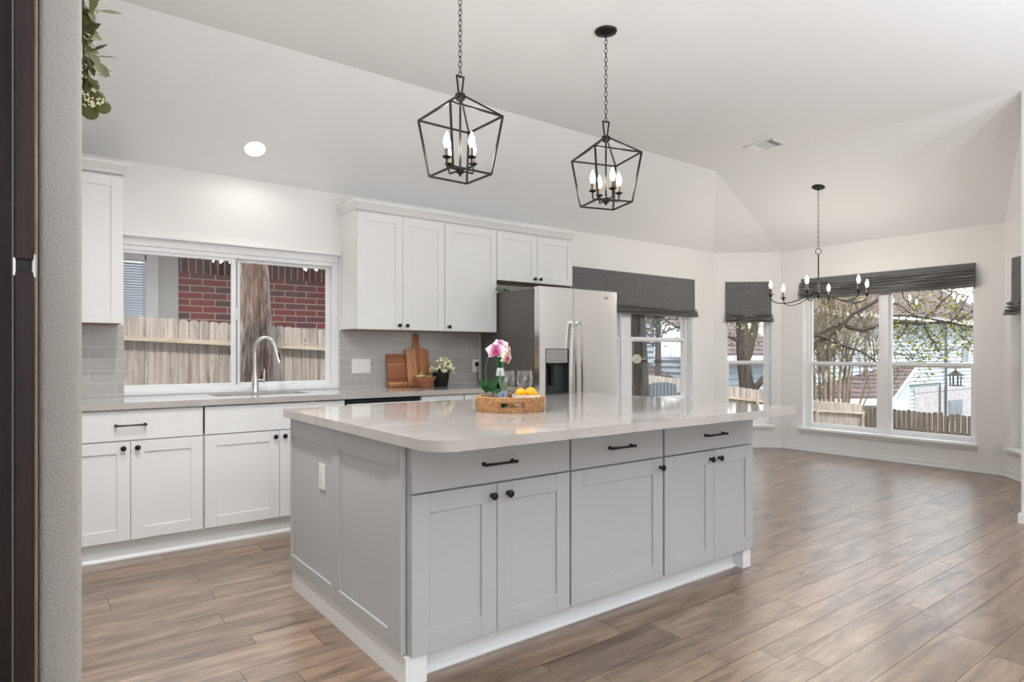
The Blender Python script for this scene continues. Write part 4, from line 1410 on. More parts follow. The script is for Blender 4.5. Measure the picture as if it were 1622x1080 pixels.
# ------------------------------------------------------------------ things on the island
TX, TY = 1.930, 2.556
VR, VF = Vector((C_, -S_, 0)), Vector((S_, C_, 0))
def tp(lat, dep, z): return Vector((TX, TY, z)) + VR * lat + VF * dep
def rattan():
    m = mat('woven_rattan', C(190, 138, 88), 0.6)
    v = coords(m)
    tc = N(m, 'ShaderNodeTexCoord')
    sp = N(m, 'ShaderNodeSeparateXYZ'); LK(m, tc.outputs['UV'], sp.inputs[0])
    ck = N(m, 'ShaderNodeTexBrick')
    ck.inputs['Scale'].default_value = 1.0
    ck.inputs['Brick Width'].default_value = 0.0085; ck.inputs['Row Height'].default_value = 0.0095
    ck.inputs['Mortar Size'].default_value = 0.0013; ck.inputs['Mortar Smooth'].default_value = 0.6
    ck.inputs['Color1'].default_value = C(220, 170, 116); ck.inputs['Color2'].default_value = C(178, 122, 72); ck.inputs['Mortar'].default_value = C(70, 38, 18)
    LK(m, tc.outputs['UV'], ck.inputs['Vector'])
    LK(m, ck.outputs['Color'], bsdf(m).inputs['Base Color'])
    iv = N(m, 'ShaderNodeMath', operation='SUBTRACT'); iv.inputs[0].default_value = 1.0; LK(m, ck.outputs['Fac'], iv.inputs[1])
    bump(m, iv.outputs[0], 0.7, 0.003)
    return m
M_RAT = rattan()
M_RATD = wood('rattan_wrap', C(112, 62, 32), C(142, 84, 46), C(166, 104, 60), 0.5, 'x', 3)
t = thing('serving_tray', (TX, TY, CT), 'round woven rattan serving tray on the island', 'tray')
# wall with two handle openings
r0, r1, zt_ = 0.160, 0.170, 0.070
nA, rows_ = 120, [0.0, 0.008, 0.026, 0.048, 0.062, zt_]
hz = (2, 3)
hole = set()
for hc in (0.0, PI):
    for k in range(nA):
        a = 2 * PI * (k + 0.5) / nA
        d = (a - hc + PI) % (2 * PI) - PI
        if abs(d) < 0.30: hole.add(k)
A0 = math.atan2(-VF.y, -VF.x) + 0.04
bm = bmesh.new()
uvl = bm.loops.layers.uv.new('UVMap')
def ringv(r_, z): return [bm.verts.new((TX + r_ * math.cos(A0 + 2*PI*k/nA), TY + r_ * math.sin(A0 + 2*PI*k/nA), CT + z)) for k in range(nA)]
ro = [ringv(r1 + (0.003 if 0 < i < len(rows_)-1 else 0), z) for i, z in enumerate(rows_)]
ri = [ringv(r0, z) for z in rows_]
def quad(vs, uvs):
    f_ = bm.faces.new(vs)
    for l, uv in zip(f_.loops, uvs): l[uvl].uv = uv
for k in range(nA):
    l = (k + 1) % nA
    ua, ub = r1 * 2 * PI * k / nA, r1 * 2 * PI * (k + 1) / nA
    for i in range(len(rows_) - 1):
        if i == 2 and k in hole: continue
        za, zb = rows_[i], rows_[i+1]
        quad((ro[i][k], ro[i][l], ro[i+1][l], ro[i+1][k]), ((ua, za), (ub, za), (ub, zb), (ua, zb)))
        quad((ri[i][l], ri[i][k], ri[i+1][k], ri[i+1][l]), ((ub, za), (ua, za), (ua, zb), (ub, zb)))
    quad((ro[-1][k], ro[-1][l], ri[-1][l], ri[-1][k]), ((ua, 0), (ub, 0), (ub, .01), (ua, .01)))
    quad((ro[0][l], ro[0][k], ri[0][k], ri[0][l]), ((ub, 0), (ua, 0), (ua, .01), (ub, .01)))
    if k in hole:
        quad((ro[2][k], ro[2][l], ri[2][l], ri[2][k]), ((ua, 0), (ub, 0), (ub, .01), (ua, .01)))
        quad((ro[3][l], ro[3][k], ri[3][k], ri[3][l]), ((ub, 0), (ua, 0), (ua, .01), (ub, .01)))
        if (k - 1) % nA not in hole: quad((ro[2][k], ri[2][k], ri[3][k], ro[3][k]), ((0, 0), (.01, 0), (.01, .01), (0, .01)))
        if l not in hole: quad((ro[2][l], ro[3][l], ri[3][l], ri[2][l]), ((0, 0), (.01, 0), (.01, .01), (0, .01)))
f_ = bm.faces.new([ri[1][k] for k in range(nA)])
for lp in f_.loops: lp[uvl].uv = (lp.vert.co.x - TX, lp.vert.co.y - TY)
mb = MB(); mb.bm.free(); mb.bm = bm
put('basket', mb, M_RAT, t, smooth=True, ang=50)
b = MB()
for hc in (0.0, PI):
    for sgn in (1, -1):
        a = A0 + hc + sgn * 0.335
        for zz in range(5):
            aa = a + sgn * 0.0
            b.tube([(TX + (r1 + 0.004) * math.cos(aa - 0.03), TY + (r1 + 0.004) * math.sin(aa - 0.03), CT + 0.022 + zz * 0.0072), (TX + (r1 + 0.006) * math.cos(aa), TY + (r1 + 0.006) * math.sin(aa), CT + 0.022 + zz * 0.0072), (TX + (r1 + 0.004) * math.cos(aa + 0.03), TY + (r1 + 0.004) * math.sin(aa + 0.03), CT + 0.022 + zz * 0.0072)], 0.0034, 6)
    b.tube([(TX + (r1 + 0.001) * math.cos(A0 + hc + q_), TY + (r1 + 0.001) * math.sin(A0 + hc + q_), CT + 0.050) for q_ in [-.3 + .06 * i for i in range(11)]], 0.0042, 6)
put('handle_wrap', b, M_RATD, t, smooth=True)
b = MB()
for k in range(60):
    a = 2 * PI * k / 60
    b.tube([(TX + (r1 + .002) * math.cos(a), TY + (r1 + .002) * math.sin(a), CT + zt_ - 0.002), (TX + ((r0 + r1) / 2) * math.cos(a + .05), TY + ((r0 + r1) / 2) * math.sin(a + .05), CT + zt_ + 0.003), (TX + (r0 - .002) * math.cos(a + .1), TY + (r0 - .002) * math.sin(a + .1), CT + zt_ - 0.002)], 0.0042, 5)
put('rim_braid', b, wood('rattan_rim', C(150, 98, 56), C(192, 142, 92), C(214, 166, 116), 0.5, 'x', 4), t, smooth=True)
TZ = CT + 0.0085

# wine glasses
def wine(p, label):
    b = MB()
    prof = [(0, 0.0), (0.0335, 0.0), (0.034, 0.0015), (0.018, 0.005), (0.0050, 0.012), (0.0038, 0.03), (0.0038, 0.068), (0.0060, 0.082), (0.020, 0.090), (0.034, 0.108), (0.0405, 0.132), (0.0400, 0.155), (0.0365, 0.188), (0.0355, 0.1895), (0.0345, 0.188), (0.0380, 0.155), (0.0388, 0.132), (0.0325, 0.110), (0.018, 0.0925), (0, 0.0885)]
    b.lathe(prof, p, 40)
    return tag(put('wine_glass', b, M_THIN, None, smooth=True, ang=60), label, 'wine glass', 'wine glasses on the tray')
wine(tp(-0.018, 0.0, TZ), 'empty wine glass on the tray in front of the green bottle')
wine(tp(0.073, 0.07, TZ), 'empty wine glass on the tray behind the white bowl of lemons')

# green bottle
p = tp(-0.052, 0.072, TZ)
t = thing('water_bottle', p, 'green glass water bottle with a pale blue label on the tray', 'bottle')
b = MB()
b.lathe([(0, 0.004), (0.030, 0.0), (0.0375, 0.005), (0.038, 0.02), (0.0378, 0.095), (0.034, 0.125), (0.0255, 0.165), (0.0175, 0.205), (0.0140, 0.235), (0.0138, 0.252), (0.0155, 0.254), (0.0155, 0.262), (0.0125, 0.264), (0.0105, 0.262), (0.0108, 0.235), (0.0145, 0.203), (0.0225, 0.163), (0.031, 0.123), (0.0348, 0.095), (0.035, 0.02), (0.03, 0.008), (0, 0.009)], p, 36)
put('glass', b, M_GREENGLASS, t, smooth=True)
b = MB()
def wrap(r_, a0, a1, z0, z1, n=16):
    vs, fs = [], []
    for i in range(n + 1):
        a = a0 + (a1 - a0) * i / n
        vs += [p + Vector((r_ * math.cos(a), r_ * math.sin(a), z0)), p + Vector((r_ * math.cos(a), r_ * math.sin(a), z1))]
    for i in range(n): fs.append((2*i, 2*i+2, 2*i+3, 2*i+1))
    b.add(vs, fs)
af = math.atan2(-VF.y, -VF.x)
wrap(0.0386, af - 1.2, af + 1.2, 0.022, 0.088)
put('label', b, mat('pale_blue_label', C(160, 190, 214), 0.5), t, smooth='leaf')
b = MB()
sa = af + 0.35
e1 = Vector((-math.sin(sa), math.cos(sa), 0)); n1 = Vector((math.cos(sa), math.sin(sa), 0))
star = []
for k in range(10):
    rr = 0.009 if k % 2 == 0 else 0.0038
    star.append(p + n1 * 0.0391 + e1 * (rr * math.sin(PI * k / 5)) + Vector((0, 0, 0.066 + rr * math.cos(PI * k / 5))))
b.add(star + [p + n1 * 0.0391 + Vector((0, 0, 0.066))], [(10, k, (k + 1) % 10) for k in range(10)])
put('star', b, mat('red_star', C(186, 60, 64), 0.5), t, smooth='leaf')
b = MB()
vs, fs = [], []
for i in range(17):
    a = af - 1.0 + 2.0 * i / 16
    vs += [p + Vector((0.0262 * math.cos(a), 0.0262 * math.sin(a), 0.163)), p + Vector((0.0182 * math.cos(a), 0.0182 * math.sin(a), 0.203))]
for i in range(16): fs.append((2*i, 2*i+2, 2*i+3, 2*i+1))
b.add(vs, fs)
put('neck_label', b, mat('silver_neck_label', C(206, 208, 210), 0.4, 0.3), t, smooth='leaf')
b = MB(); b.lathe([(0.0148, 0.258), (0.0165, 0.258), (0.0165, 0.268), (0.014, 0.272), (0, 0.272)], p, 20)
put('cap', b, mat('bottle_cap_silver', C(190, 190, 186), 0.35, 0.6), t, smooth=True)

# white dish with two lemons
p = tp(0.079, -0.052, TZ)
b = MB()
b.lathe([(0, 0.0), (0.046, 0.0), (0.050, 0.004), (0.066, 0.030), (0.0715, 0.066), (0.072, 0.0745), (0.0695, 0.0745), (0.069, 0.066), (0.062, 0.032), (0.045, 0.008), (0, 0.006)], p, 44)
tag(put('dish', b, mat('white_ceramic', C(228, 226, 222), 0.15), None, smooth=True), 'small white ceramic dish on the tray', 'dish')
M_LEMON = mat('orange_yellow_rind', C(250, 176, 24), 0.4)
bump(M_LEMON, noise(M_LEMON, coords(M_LEMON), 220, 2), 0.15, 0.002)
def lemon(c, ax, s, label):
    b = MB()
    prof = [(0, -1.22), (0.10, -1.20), (0.20, -1.08), (0.45, -0.90), (0.80, -0.55), (0.98, -0.15), (0.98, 0.2), (0.80, 0.6), (0.45, 0.92), (0.22, 1.06), (0.15, 1.18), (0.08, 1.28), (0, 1.29)]
    b.lathe([(r_ * s, h_ * s) for r_, h_ in prof], c, 24, axis=ax)
    tag(put('lemon', b, M_LEMON, None, smooth=True, ang=60), label, 'lemon', 'lemons in the white dish')
lemon(p + VR * -0.028 + VF * -0.012 + Vector((0, 0, 0.079)), VR * 0.25 + VF * -0.9 + Vector((0, 0, 0.2)), 0.0285, 'orange-yellow lemon at the left of the white dish')
lemon(p + VR * 0.022 + VF * 0.016 + Vector((0, 0, 0.081)), VR * 0.95 + VF * -0.1 + Vector((0, 0, -0.12)), 0.0300, 'orange-yellow lemon at the right of the white dish with its tip showing')

# orchid in a glass cylinder of moss
p = tp(-0.110, -0.028, TZ)
t = thing('potted_orchid', p, 'potted orchid with white and purple blooms in a clear glass on the tray', 'potted plant')
b = MB(); b.lathe([(0, 0), (0.040, 0), (0.044, 0.004), (0.048, 0.088), (0.0465, 0.088), (0.0425, 0.006), (0, 0.004)], p, 36)
put('glass_pot', b, M_THIN, t, smooth=True)
b = MB(); b.ball(p + Vector((0, 0, 0.047)), 0.038, 0.038, 0.042, 26, 18)
for v in b.bm.verts: v.co += Vector((rnd.gauss(0, .0012), rnd.gauss(0, .0012), rnd.gauss(0, .0012)))
mm = mat('brown_moss', C(112, 92, 70), 0.95)
mv = noise(mm, coords(mm), 260, 4)
LK(mm, ramp(mm, mv, [(0.35, C(74, 58, 44)), (0.65, C(150, 130, 104))]), bsdf(mm).inputs['Base Color'])
bump(mm, mv, 0.8, 0.004)
put('moss', b, mm, t, smooth=True)
b = MB()
base = p + Vector((0, 0, 0.084))
for (la, de, z, w) in ((-0.036, 0.0, 0.064, 0.042), (-0.012, 0.02, 0.062, 0.040), (0.052, 0.0, 0.082, 0.036), (0.064, -0.02, 0.012, 0.036), (0.035, 0.03, 0.050, 0.040), (-0.02, -0.035, 0.030, 0.038)):
    tip = base + VR * la + VF * de + Vector((0, 0, z))
    b.leaf(base, tip, w, -VF + Vector((0, 0, 0.6)), 0.28, 0.12, 8, 0.9, 0.75)
put('leaves', b, M_LEAFD, t, smooth='leaf')
b = MB()
st = [base + VR * -0.006, base + VR * -0.012 + Vector((0, 0, 0.06)), base + VR * -0.013 + Vector((0, 0, 0.13)), base + VR * 0.002 + VF * 0.012 + Vector((0, 0, 0.185)), base + VR * 0.030 + VF * 0.014 + Vector((0, 0, 0.222)), base + VR * 0.062 + VF * 0.016 + Vector((0, 0, 0.212)), base + VR * 0.085 + VF * 0.016 + Vector((0, 0, 0.168))]
b.tube(st, [0.0018] * 5 + [0.0014, 0.001], 6)
b.tube([base + VR * -0.006, base + VR * -0.014 + Vector((0, 0, 0.13))], 0.0011, 5)
put('stem', b, M_LEAF, t, smooth=True)
def petal_mat(name, edge, mid):
    m = mat(name, edge, 0.55)
    at_ = N(m, 'ShaderNodeAttribute', attribute_name='rad')
    LK(m, ramp(m, at_.outputs['Fac'], [(0.10, mid), (0.42, C(202, 140, 178)), (0.70, edge)]), bsdf(m).inputs['Base Color'])
    return m
M_PETAL = petal_mat('white_purple_petal', C(242, 236, 226), C(150, 60, 110))
M_PETALW = petal_mat('cream_petal_yellow_throat', C(238, 232, 200), C(206, 180, 96))
M_LIP = mat('magenta_lip', C(176, 44, 84), 0.5)
def orchid(c, face, s, m, spin=0.0):
    face = Vector(face).normalized()
    up = Vector((0, 0, 1)); e = up.cross(face).normalized(); f2 = face.cross(e)
    b = MB()
    bm_ = b.bm
    col = bm_.verts.layers.float.new('rad')
    for (ang_, L, W, ly) in ((90, 1.0, 0.75, 0), (218, 0.95, 0.72, 0), (322, 0.95, 0.72, 0), (10, 1.05, 1.25, 1), (170, 1.05, 1.25, 1)):
        a = R(ang_) + spin
        d = e * math.cos(a) + f2 * math.sin(a); sd = face.cross(d)
        n_, k_ = 6, 4
        grid = []
        for i in range(n_ + 1):
            tt = i / n_
            w = W * s * 0.5 * math.sin(PI * min(1, 0.10 + 0.9 * tt) ** 0.8) ** 0.7 if i < n_ else W * s * 0.12
            for j in range(-k_ // 2, k_ // 2 + 1):
                q = j / (k_ / 2)
                co = c + d * (L * s * tt * (1 - 0.10 * q * q)) + sd * (w * q) + face * (ly * 0.003 + s * (0.10 * math.sin(PI * tt) - 0.10 * q * q * tt - 0.16 * tt * tt))
                v = bm_.verts.new(co); v[col] = tt
                grid.append(v)
        kk = k_ + 1
        for i in range(n_):
            for j in range(k_):
                bm_.faces.new((grid[i*kk+j], grid[i*kk+j+1], grid[(i+1)*kk+j+1], grid[(i+1)*kk+j]))
    o = put('bloom', b, m, t, smooth='leaf')
    b = MB()
    b.ball(c + face * 0.004, s * 0.17, s * 0.17, s * 0.14, 10, 8)
    b.leaf(c - f2 * s * 0.05 + face * 0.003, c - f2 * s * 0.48 + face * s * 0.22, s * 0.42, face, 0.4, 0.1, 5)
    b.leaf(c, c + e * s * 0.25 - f2 * s * 0.1 + face * s * 0.3, s * 0.22, face, 0.3, 0, 4)
    b.leaf(c, c - e * s * 0.25 - f2 * s * 0.1 + face * s * 0.3, s * 0.22, face, 0.3, 0, 4)
    put('lip', b, M_LIP, o, smooth='leaf')
zf = CAM_H
orchid(tp(-0.072, -0.030, 1.213), -VF + VR * -0.10 + Vector((0, 0, 0.05)), 0.052, M_PETAL)
orchid(tp(-0.050, -0.004, 1.238), -VF * 0.8 + VR * 0.25 + Vector((0, 0, 0.50)), 0.048, M_PETAL, 0.3)
orchid(tp(-0.020, 0.004, 1.212), -VF * 0.55 + VR * 0.8 + Vector((0, 0, 0.1)), 0.046, M_PETALW, 0.2)
orchid(tp(-0.018, -0.012, 1.178), -VF * 0.6 + VR * 0.8 + Vector((0, 0, -0.15)), 0.044, M_PETALW, -0.2)

# ------------------------------------------------------------------ eucalyptus garland on the left wall
GY = 1.99
t = thing('eucalyptus_garland', (0.0995, GY, 1.83), 'hanging eucalyptus garland sticking out past the left wall', 'garland')
def gp(u, v, dy=0.0): return onY(u, v, GY + dy)
b = MB()
leaves = [  # base u,v  tip u,v  width px  dy
    (142, 13, 156, 22, 9, 0), (155, 17, 195, 24, 8, 0), (140, 12, 137, 34, 12, .02), (139, 22, 136, 42, 10, 0), (141, 12, 148, 36, 7, -.02),
    (133, 52, 160, 38, 14, 0), (134, 50, 157, 53, 9, .02), (132, 56, 162, 64, 16, -.02), (132, 58, 142, 72, 11, .03), (134, 68, 152, 62, 8, .02),
    (137, 83, 172, 71, 5, 0), (149, 89, 187, 91, 3, .01), (154, 97, 168, 123, 13, -.02), (150, 112, 174, 122, 15, .02), (162, 112, 181, 113, 4, .04), (142, 90, 149, 121, 7, -.04),
    (132, 98, 149, 104, 14, .04), (132, 118, 146, 108, 16, .05), (136, 128, 150, 134, 20, .0), (138, 140, 150, 130, 8, -.03), (132, 140, 148, 126, 12, .03), (130, 112, 140, 122, 16, 0.03), (130, 100, 140, 92, 14, .05), (131, 40, 140, 30, 14, .04)]
for (u0, v0_, u1, v1_, w, dy) in leaves:
    p0, p1 = gp(u0, v0_, dy), gp(u1, v1_, dy - 0.015)
    wm_ = w * p0.length / F_PX * 0.9
    b.leaf(p0, p1, wm_, (0.3 * rnd.uniform(-1, 1), -0.6, 0.5), 0.18, 0.05 * rnd.uniform(-1, 1), 7, 0.95, 0.9)
for (u, v, r_, dy, tl) in ((152, 152, 13, .02, (0.1, -1, 0.2)), (163, 169, 11, -.02, (-0.2, -1, 0.1)), (143, 176, 13, 0, (0.3, -1, -0.2)), (140, 160, 10, .04, (0, -1, 0)), (134, 172, 12, .03, (0.2, -1, 0)), (146, 134, 11, .05, (0.2, -1, 0.2))):
    c = gp(u, v, dy)
    rr = r_ * 1.70 / F_PX
    b.lathe([(0, 0.0), (rr * 0.5, 0.0012), (rr * 0.85, 0.0005), (rr, -0.002)], c, 14, axis=tl)
rnd2 = random.Random(9)
for i in range(150):
    z = 1.88 + rnd2.random() * 0.75
    c = Vector((0.112 + rnd2.random() * 0.03, GY + rnd2.uniform(-.08, .10), z))
    if z < 2.12 : c.x = 0.112 + rnd2.random() * 0.012
    l_ = 0.05 if z > 2.14 else 0.026
    tip = c + Vector((rnd2.random() * l_, rnd2.uniform(-.05, .05), rnd2.uniform(-.05, .03)))
    b.leaf(c, tip, rnd2.uniform(.014, .026), (0.2, -0.7, 0.5), 0.2, 0.1, 6)
put('leaves', b, M_SAGE, t, smooth='leaf')
b = MB()
b.tube([(0.108, GY, 2.70), (0.110, GY, 2.3), (0.112, GY + .01, 2.05), (0.116, GY, 1.90), (0.14, GY, 1.862)], [0.004, 0.004, 0.003, 0.002, 0.0014], 6)
for q in ([(134, 30), (142, 13), (155, 16)], [(134, 20), (147, 8), (160, -2)], [(132, 83), (147, 89), (154, 97)], [(132, 137), (140, 146), (150, 158)]):
    b.tube([gp(u, v) for u, v in q], 0.0011, 5)
put('stem', b, mat('brown_twig', C(86, 74, 54), 0.7), t, smooth=True)
b = MB()
for i in range(40):
    c = gp(rnd2.gauss(151, 8), rnd2.gauss(163, 4), -0.025)
    if i < 14: c = gp(rnd2.gauss(136, 3), rnd2.gauss(158, 8), -0.02)
    b.ball(c, 0.0026, n=6, m=4)
for i in range(8):
    b.ball(gp(rnd2.gauss(139, 3), rnd2.gauss(101, 3), 0.0), 0.0028, n=6, m=4)
put('berries', b, mat('cream_berry', C(226, 216, 182), 0.5), t, smooth=True)
# ------------------------------------------------------------------ outside: side yard and back yard
FP = [(-4, 1.75), (-1, 1.63), (0.79, 1.546), (2.51, 1.464), (11.0, 0.504), (13.13, 0.204), (15.3, 0.02), (40, -1.0)]
def ftop(x):
    for (a, za), (c, zc) in zip(FP[:-1], FP[1:]):
        if x <= c: return za + (zc - za) * (x - a) / (c - a)
    return FP[-1][1]
def gz(x): return ftop(x) - 1.82
M_GRASS = mat('winter_grass', C(120, 112, 80), 0.95)
gv = noise(M_GRASS, coords(M_GRASS), 3.0, 6)
LK(M_GRASS, ramp(M_GRASS, gv, [(0.35, C(96, 92, 62)), (0.65, C(146, 132, 98))]), bsdf(M_GRASS).inputs['Base Color'])
b = MB()
xs = [-12, -6, -4, -1, 0.79, 2.51, 5, 7.6, 11, 13.13, 15.3, 20, 30, 60]
vs, fs = [], []
for x in xs:
    for y in (-30, WY + 0.12, 6.8, 9, 60): vs.append((x, y, gz(max(-4, x)) - 0.02 - (0.25 if y == -30 else 0)))
for i in range(len(xs) - 1):
    for j in range(4):
        if j == 0 and xs[i+1] <= 7.7: continue
        fs.append((i*5+j, (i+1)*5+j, (i+1)*5+j+1, i*5+j+1))
b.add(vs, fs)
o = struct('ground', b, M_GRASS, label='dry winter lawn sloping away outside the windows', cat='ground')

M_FENCE = wood('weathered_cedar', C(116, 107, 100), C(160, 150, 141), C(188, 179, 171), 0.9, 'z', 0.8)
M_RAIL = wood('weathered_rail', C(150, 137, 121), C(182, 168, 150), C(200, 188, 171), 0.9, 'x', 0.8)
_kc = bsdf(M_FENCE).inputs['Base Color'].links[0].from_socket
_kv = N(M_FENCE, 'ShaderNodeTexVoronoi'); _kv.inputs['Scale'].default_value = 1.0
LK(M_FENCE, coords(M_FENCE, (9, 9, 5)), _kv.inputs['Vector'])
LK(M_FENCE, mixc(M_FENCE, 0.8, _kc, ramp(M_FENCE, _kv.outputs['Distance'], [(0.06, (0.35, 0.30, 0.27, 1)), (0.13, (1, 1, 1, 1))]), 'MULTIPLY'), bsdf(M_FENCE).inputs['Base Color'])
M_FENCED = wood('dark_weathered_cedar', C(72, 64, 58), C(104, 94, 86), C(134, 122, 112), 0.9, 'z', 0.8)
def picket(b, x, w, z0, z1, M=None, th=0.016, ear=0.026):
    poly = [(x, z0), (x + w, z0), (x + w, z1 - ear), (x + w - ear * 0.35, z1 - ear * 0.35), (x + w - ear, z1), (x + ear, z1), (x + ear * 0.35, z1 - ear * 0.35), (x, z1 - ear)]
    b.prism(poly, 0, th, 'y', M=M)
rnd = random.Random(11)
t = thing('wood_fence', (2.0, 6.8, gz(2)), 'weathered dog-eared picket fence in the side yard beyond the sink window', 'fence')
b = MB()
x = -2.6
while x < 15.28:
    w = 0.086
    z1 = ftop(x + w / 2) + rnd.uniform(-0.006, 0.006)
    picket(b, x, w, z1 - 1.78, z1, Matrix.Translation((0, 6.8 + rnd.uniform(0, .004), 0)))
    x += w + rnd.choice((0.004, 0.005, 0.007))
put('picket_panel', b, M_FENCE, t)
for off in (0.212, 1.50):
    b = MB()
    for (a, za), (c, zc) in zip(FP[:-1], FP[1:]):
        if a >= 15.3: break
        a2 = max(a, -2.6); c2 = min(c, 15.3)
        za2, zc2 = ftop(a2), ftop(c2)
        vs = []
        for (xx, zz) in ((a2, za2), (c2, zc2)):
            for (yy_, h_) in ((6.742, -0.021), (6.799, -0.021), (6.799, 0.021), (6.742, 0.021)): vs.append((xx, yy_, zz - off + h_))
        b.add(vs, [(0, 1, 2, 3), (7, 6, 5, 4), (0, 4, 5, 1), (1, 5, 6, 2), (2, 6, 7, 3), (3, 7, 4, 0)])
    put('rail', b, M_RAIL, t)
for xp in (-1.6, 3.3, 6.0, 8.4, 10.9, 13.1, 15.2):
    b = MB(); b.box(xp - 0.022, xp + 0.022, 6.715, 6.742, ftop(xp) - 1.80, ftop(xp) - 0.16); put('post', b, M_RAIL, t)
t = thing('wood_fence', (15.4, 3, gz(15.3)), 'dark weathered picket fence at the back of the yard beyond the bay', 'fence')
b = MB()
y = 6.78
while y > -3.0:
    w = rnd.choice((0.088, 0.088, 0.092))
    z1 = -0.035 + (6.8 - y) * -0.024 + rnd.uniform(-0.03, 0.02)
    if y < 5.6: z1 += rnd.uniform(-0.03, 0.03)
    picket(b, 0, w, z1 - 1.75, z1, Matrix.Translation((15.34, y, 0)) @ Matrix.Rotation(-PI/2, 4, 'Z'))
    y -= w + (0.010 if y > 5.5 else 0.016)
put('picket_panel', b, M_FENCED, t)
b = MB(); b.box(15.38, 15.42, -3, 6.8, -0.55, -0.46); b.box(15.38, 15.42, -3, 6.8, -1.65, -1.56); put('rail', b, M_FENCED, t)

# brick house across the side yard
HY = 7.9
t = thing('brick_house', (2.5, HY, gz(2)), 'red brick house wall with a white window beyond the sink window fence', 'house')
def hx(u): return onY(u, 480, HY).x
xb = hx(282)
b = MB(); b.box(xb, 7.0, HY, HY + 0.25, -1.2, 2.10); b.box(-4, hx(190), HY, HY + 0.25, -1.2, 2.10); put('brick_wall', b, M_BRICK, t)
b = MB(); b.box(xb, 7.0, HY - 0.004, HY + 0.25, 2.10, 2.40); put('soldier_course', b, M_SOLDIER, t)
b = MB(); b.box(hx(250), xb, HY - 0.02, HY + 0.25, -1.2, 2.40); put('stucco_panel', b, painted('pale_stucco', C(214, 214, 208), 0.85, 30, 0.3), t)
wx0, wx1 = hx(150), hx(250)
b = MB()
fwo = hx(250) - hx(231)
b.box(hx(231), wx1, HY - 0.05, HY + 0.10, 0.5, 2.40); b.box(wx0 - fwo, wx0, HY - 0.05, HY + 0.1, 0.5, 2.40)
b.box(wx0, wx1, HY - 0.05, HY + 0.10, 2.26, 2.40); b.box(wx0 - fwo, wx1, HY - 0.07, HY + 0.10, 0.42, 0.52)
b.box(hx(229), hx(236), HY - 0.03, HY + 0.12, 0.5, 2.3); b.box(wx0, wx1, HY - 0.03, HY + 0.12, 2.20, 2.28)
wf = put('window_frame', b, M_VINYL, t)
b = MB()
for i in range(58):
    zz = 0.55 + i * 0.0285
    b.box(wx0, hx(230.5), -0.0155, 0.0155, -0.0012, 0.0012, M=Matrix.Translation((0, HY + 0.12, zz)) @ Matrix.Rotation(R(58), 4, 'X'))
put('blind', b, mat('white_blind', C(216, 226, 240), 0.5), wf)
b = MB(); b.box(wx0, hx(230.5), HY + 0.06, HY + 0.064, 0.5, 2.26); put('pane', b, M_GLASS, wf)
b = MB(); b.box(-4, 7.2, HY - 0.80, HY + 0.4, 2.40, 2.44); b.box(-4, 7.2, HY - 0.82, HY - 0.80, 2.38, 2.56); put('eave', b, M_TRIM, t)
b = MB(); b.add([(-4.2, HY - 0.85, 2.5), (7.3, HY - 0.85, 2.5), (7.3, HY + 5, 5.2), (-4.2, HY + 5, 5.2)], [(0, 1, 2, 3)])
M_ROOF = brick_like('brown_shingles', 0.40, 0.11, 0.015, C(116, 98, 95), C(96, 81, 79), C(52, 43, 41), 0.9, var=2.0, bstr=0.5)
put('roof', b, M_ROOF, t)

# trees
def bark(name, dark, light, sc=1.0):
    m = mat(name, dark, 0.95)
    f = noise(m, coords(m, (22*sc, 22*sc, 3.2*sc)), 1.0, 6, 0.65, 0.4)
    LK(m, ramp(m, f, [(0.36, dark), (0.64, light)]), bsdf(m).inputs['Base Color'])
    bump(m, f, 0.9, 0.02)
    return m
M_CEDAR = bark('shaggy_cedar_bark', C(62, 42, 36), C(178, 164, 154), 1.9)
_cv = noise(M_CEDAR, coords(M_CEDAR, (3, 3, 0.8)), 1.6, 3)
_cl = bsdf(M_CEDAR).inputs['Base Color'].links[0].from_socket
LK(M_CEDAR, mixc(M_CEDAR, 1.0, _cl, ramp(M_CEDAR, _cv, [(0.42, (0.62, 0.46, 0.40, 1)), (0.58, (1, 1, 1, 1))]), 'MULTIPLY'), bsdf(M_CEDAR).inputs['Base Color'])
M_OAK = bark('oak_bark', C(48, 42, 37), C(100, 90, 81), 1.6)
M_MYRTLE = bark('smooth_pale_bark', C(104, 92, 78), C(150, 137, 120), 0.6)
M_TWIG = mat('dark_twig', C(62, 54, 48), 0.9)
M_YLEAF = mat('yellow_green_leaf', C(128, 126, 62), 0.7)
M_OLEAF = mat('olive_tree_leaf', C(120, 118, 70), 0.7)
def rough_trunk(b, pts, rad, rndx, n=22, amp=0.12):
    # ridged bark: radius varies round the trunk and drifts along it
    k0 = [rndx.uniform(-1, 1) for _ in range(n)]
    fine, rr = [], []
    for (p0, p1), (r0_, r1_) in zip(zip(pts[:-1], pts[1:]), zip(rad[:-1], rad[1:])):
        for i in range(6):
            t_ = i / 6
            fine.append(Vector(p0).lerp(Vector(p1), t_)); rr.append(r0_ + (r1_ - r0_) * t_)
    fine.append(Vector(pts[-1])); rr.append(rad[-1])
    n0 = len(b.bm.verts)
    b.tube(fine, rr, n)
    b.bm.verts.ensure_lookup_table()
    for i in range(len(fine)):
        for k in range(n):
            v = b.bm.verts[n0 + i * n + k]
            k0[k] = max(-1, min(1, k0[k] + rndx.uniform(-.25, .25)))
            v.co = fine[i] + (v.co - fine[i]) * (1 + amp * k0[k])
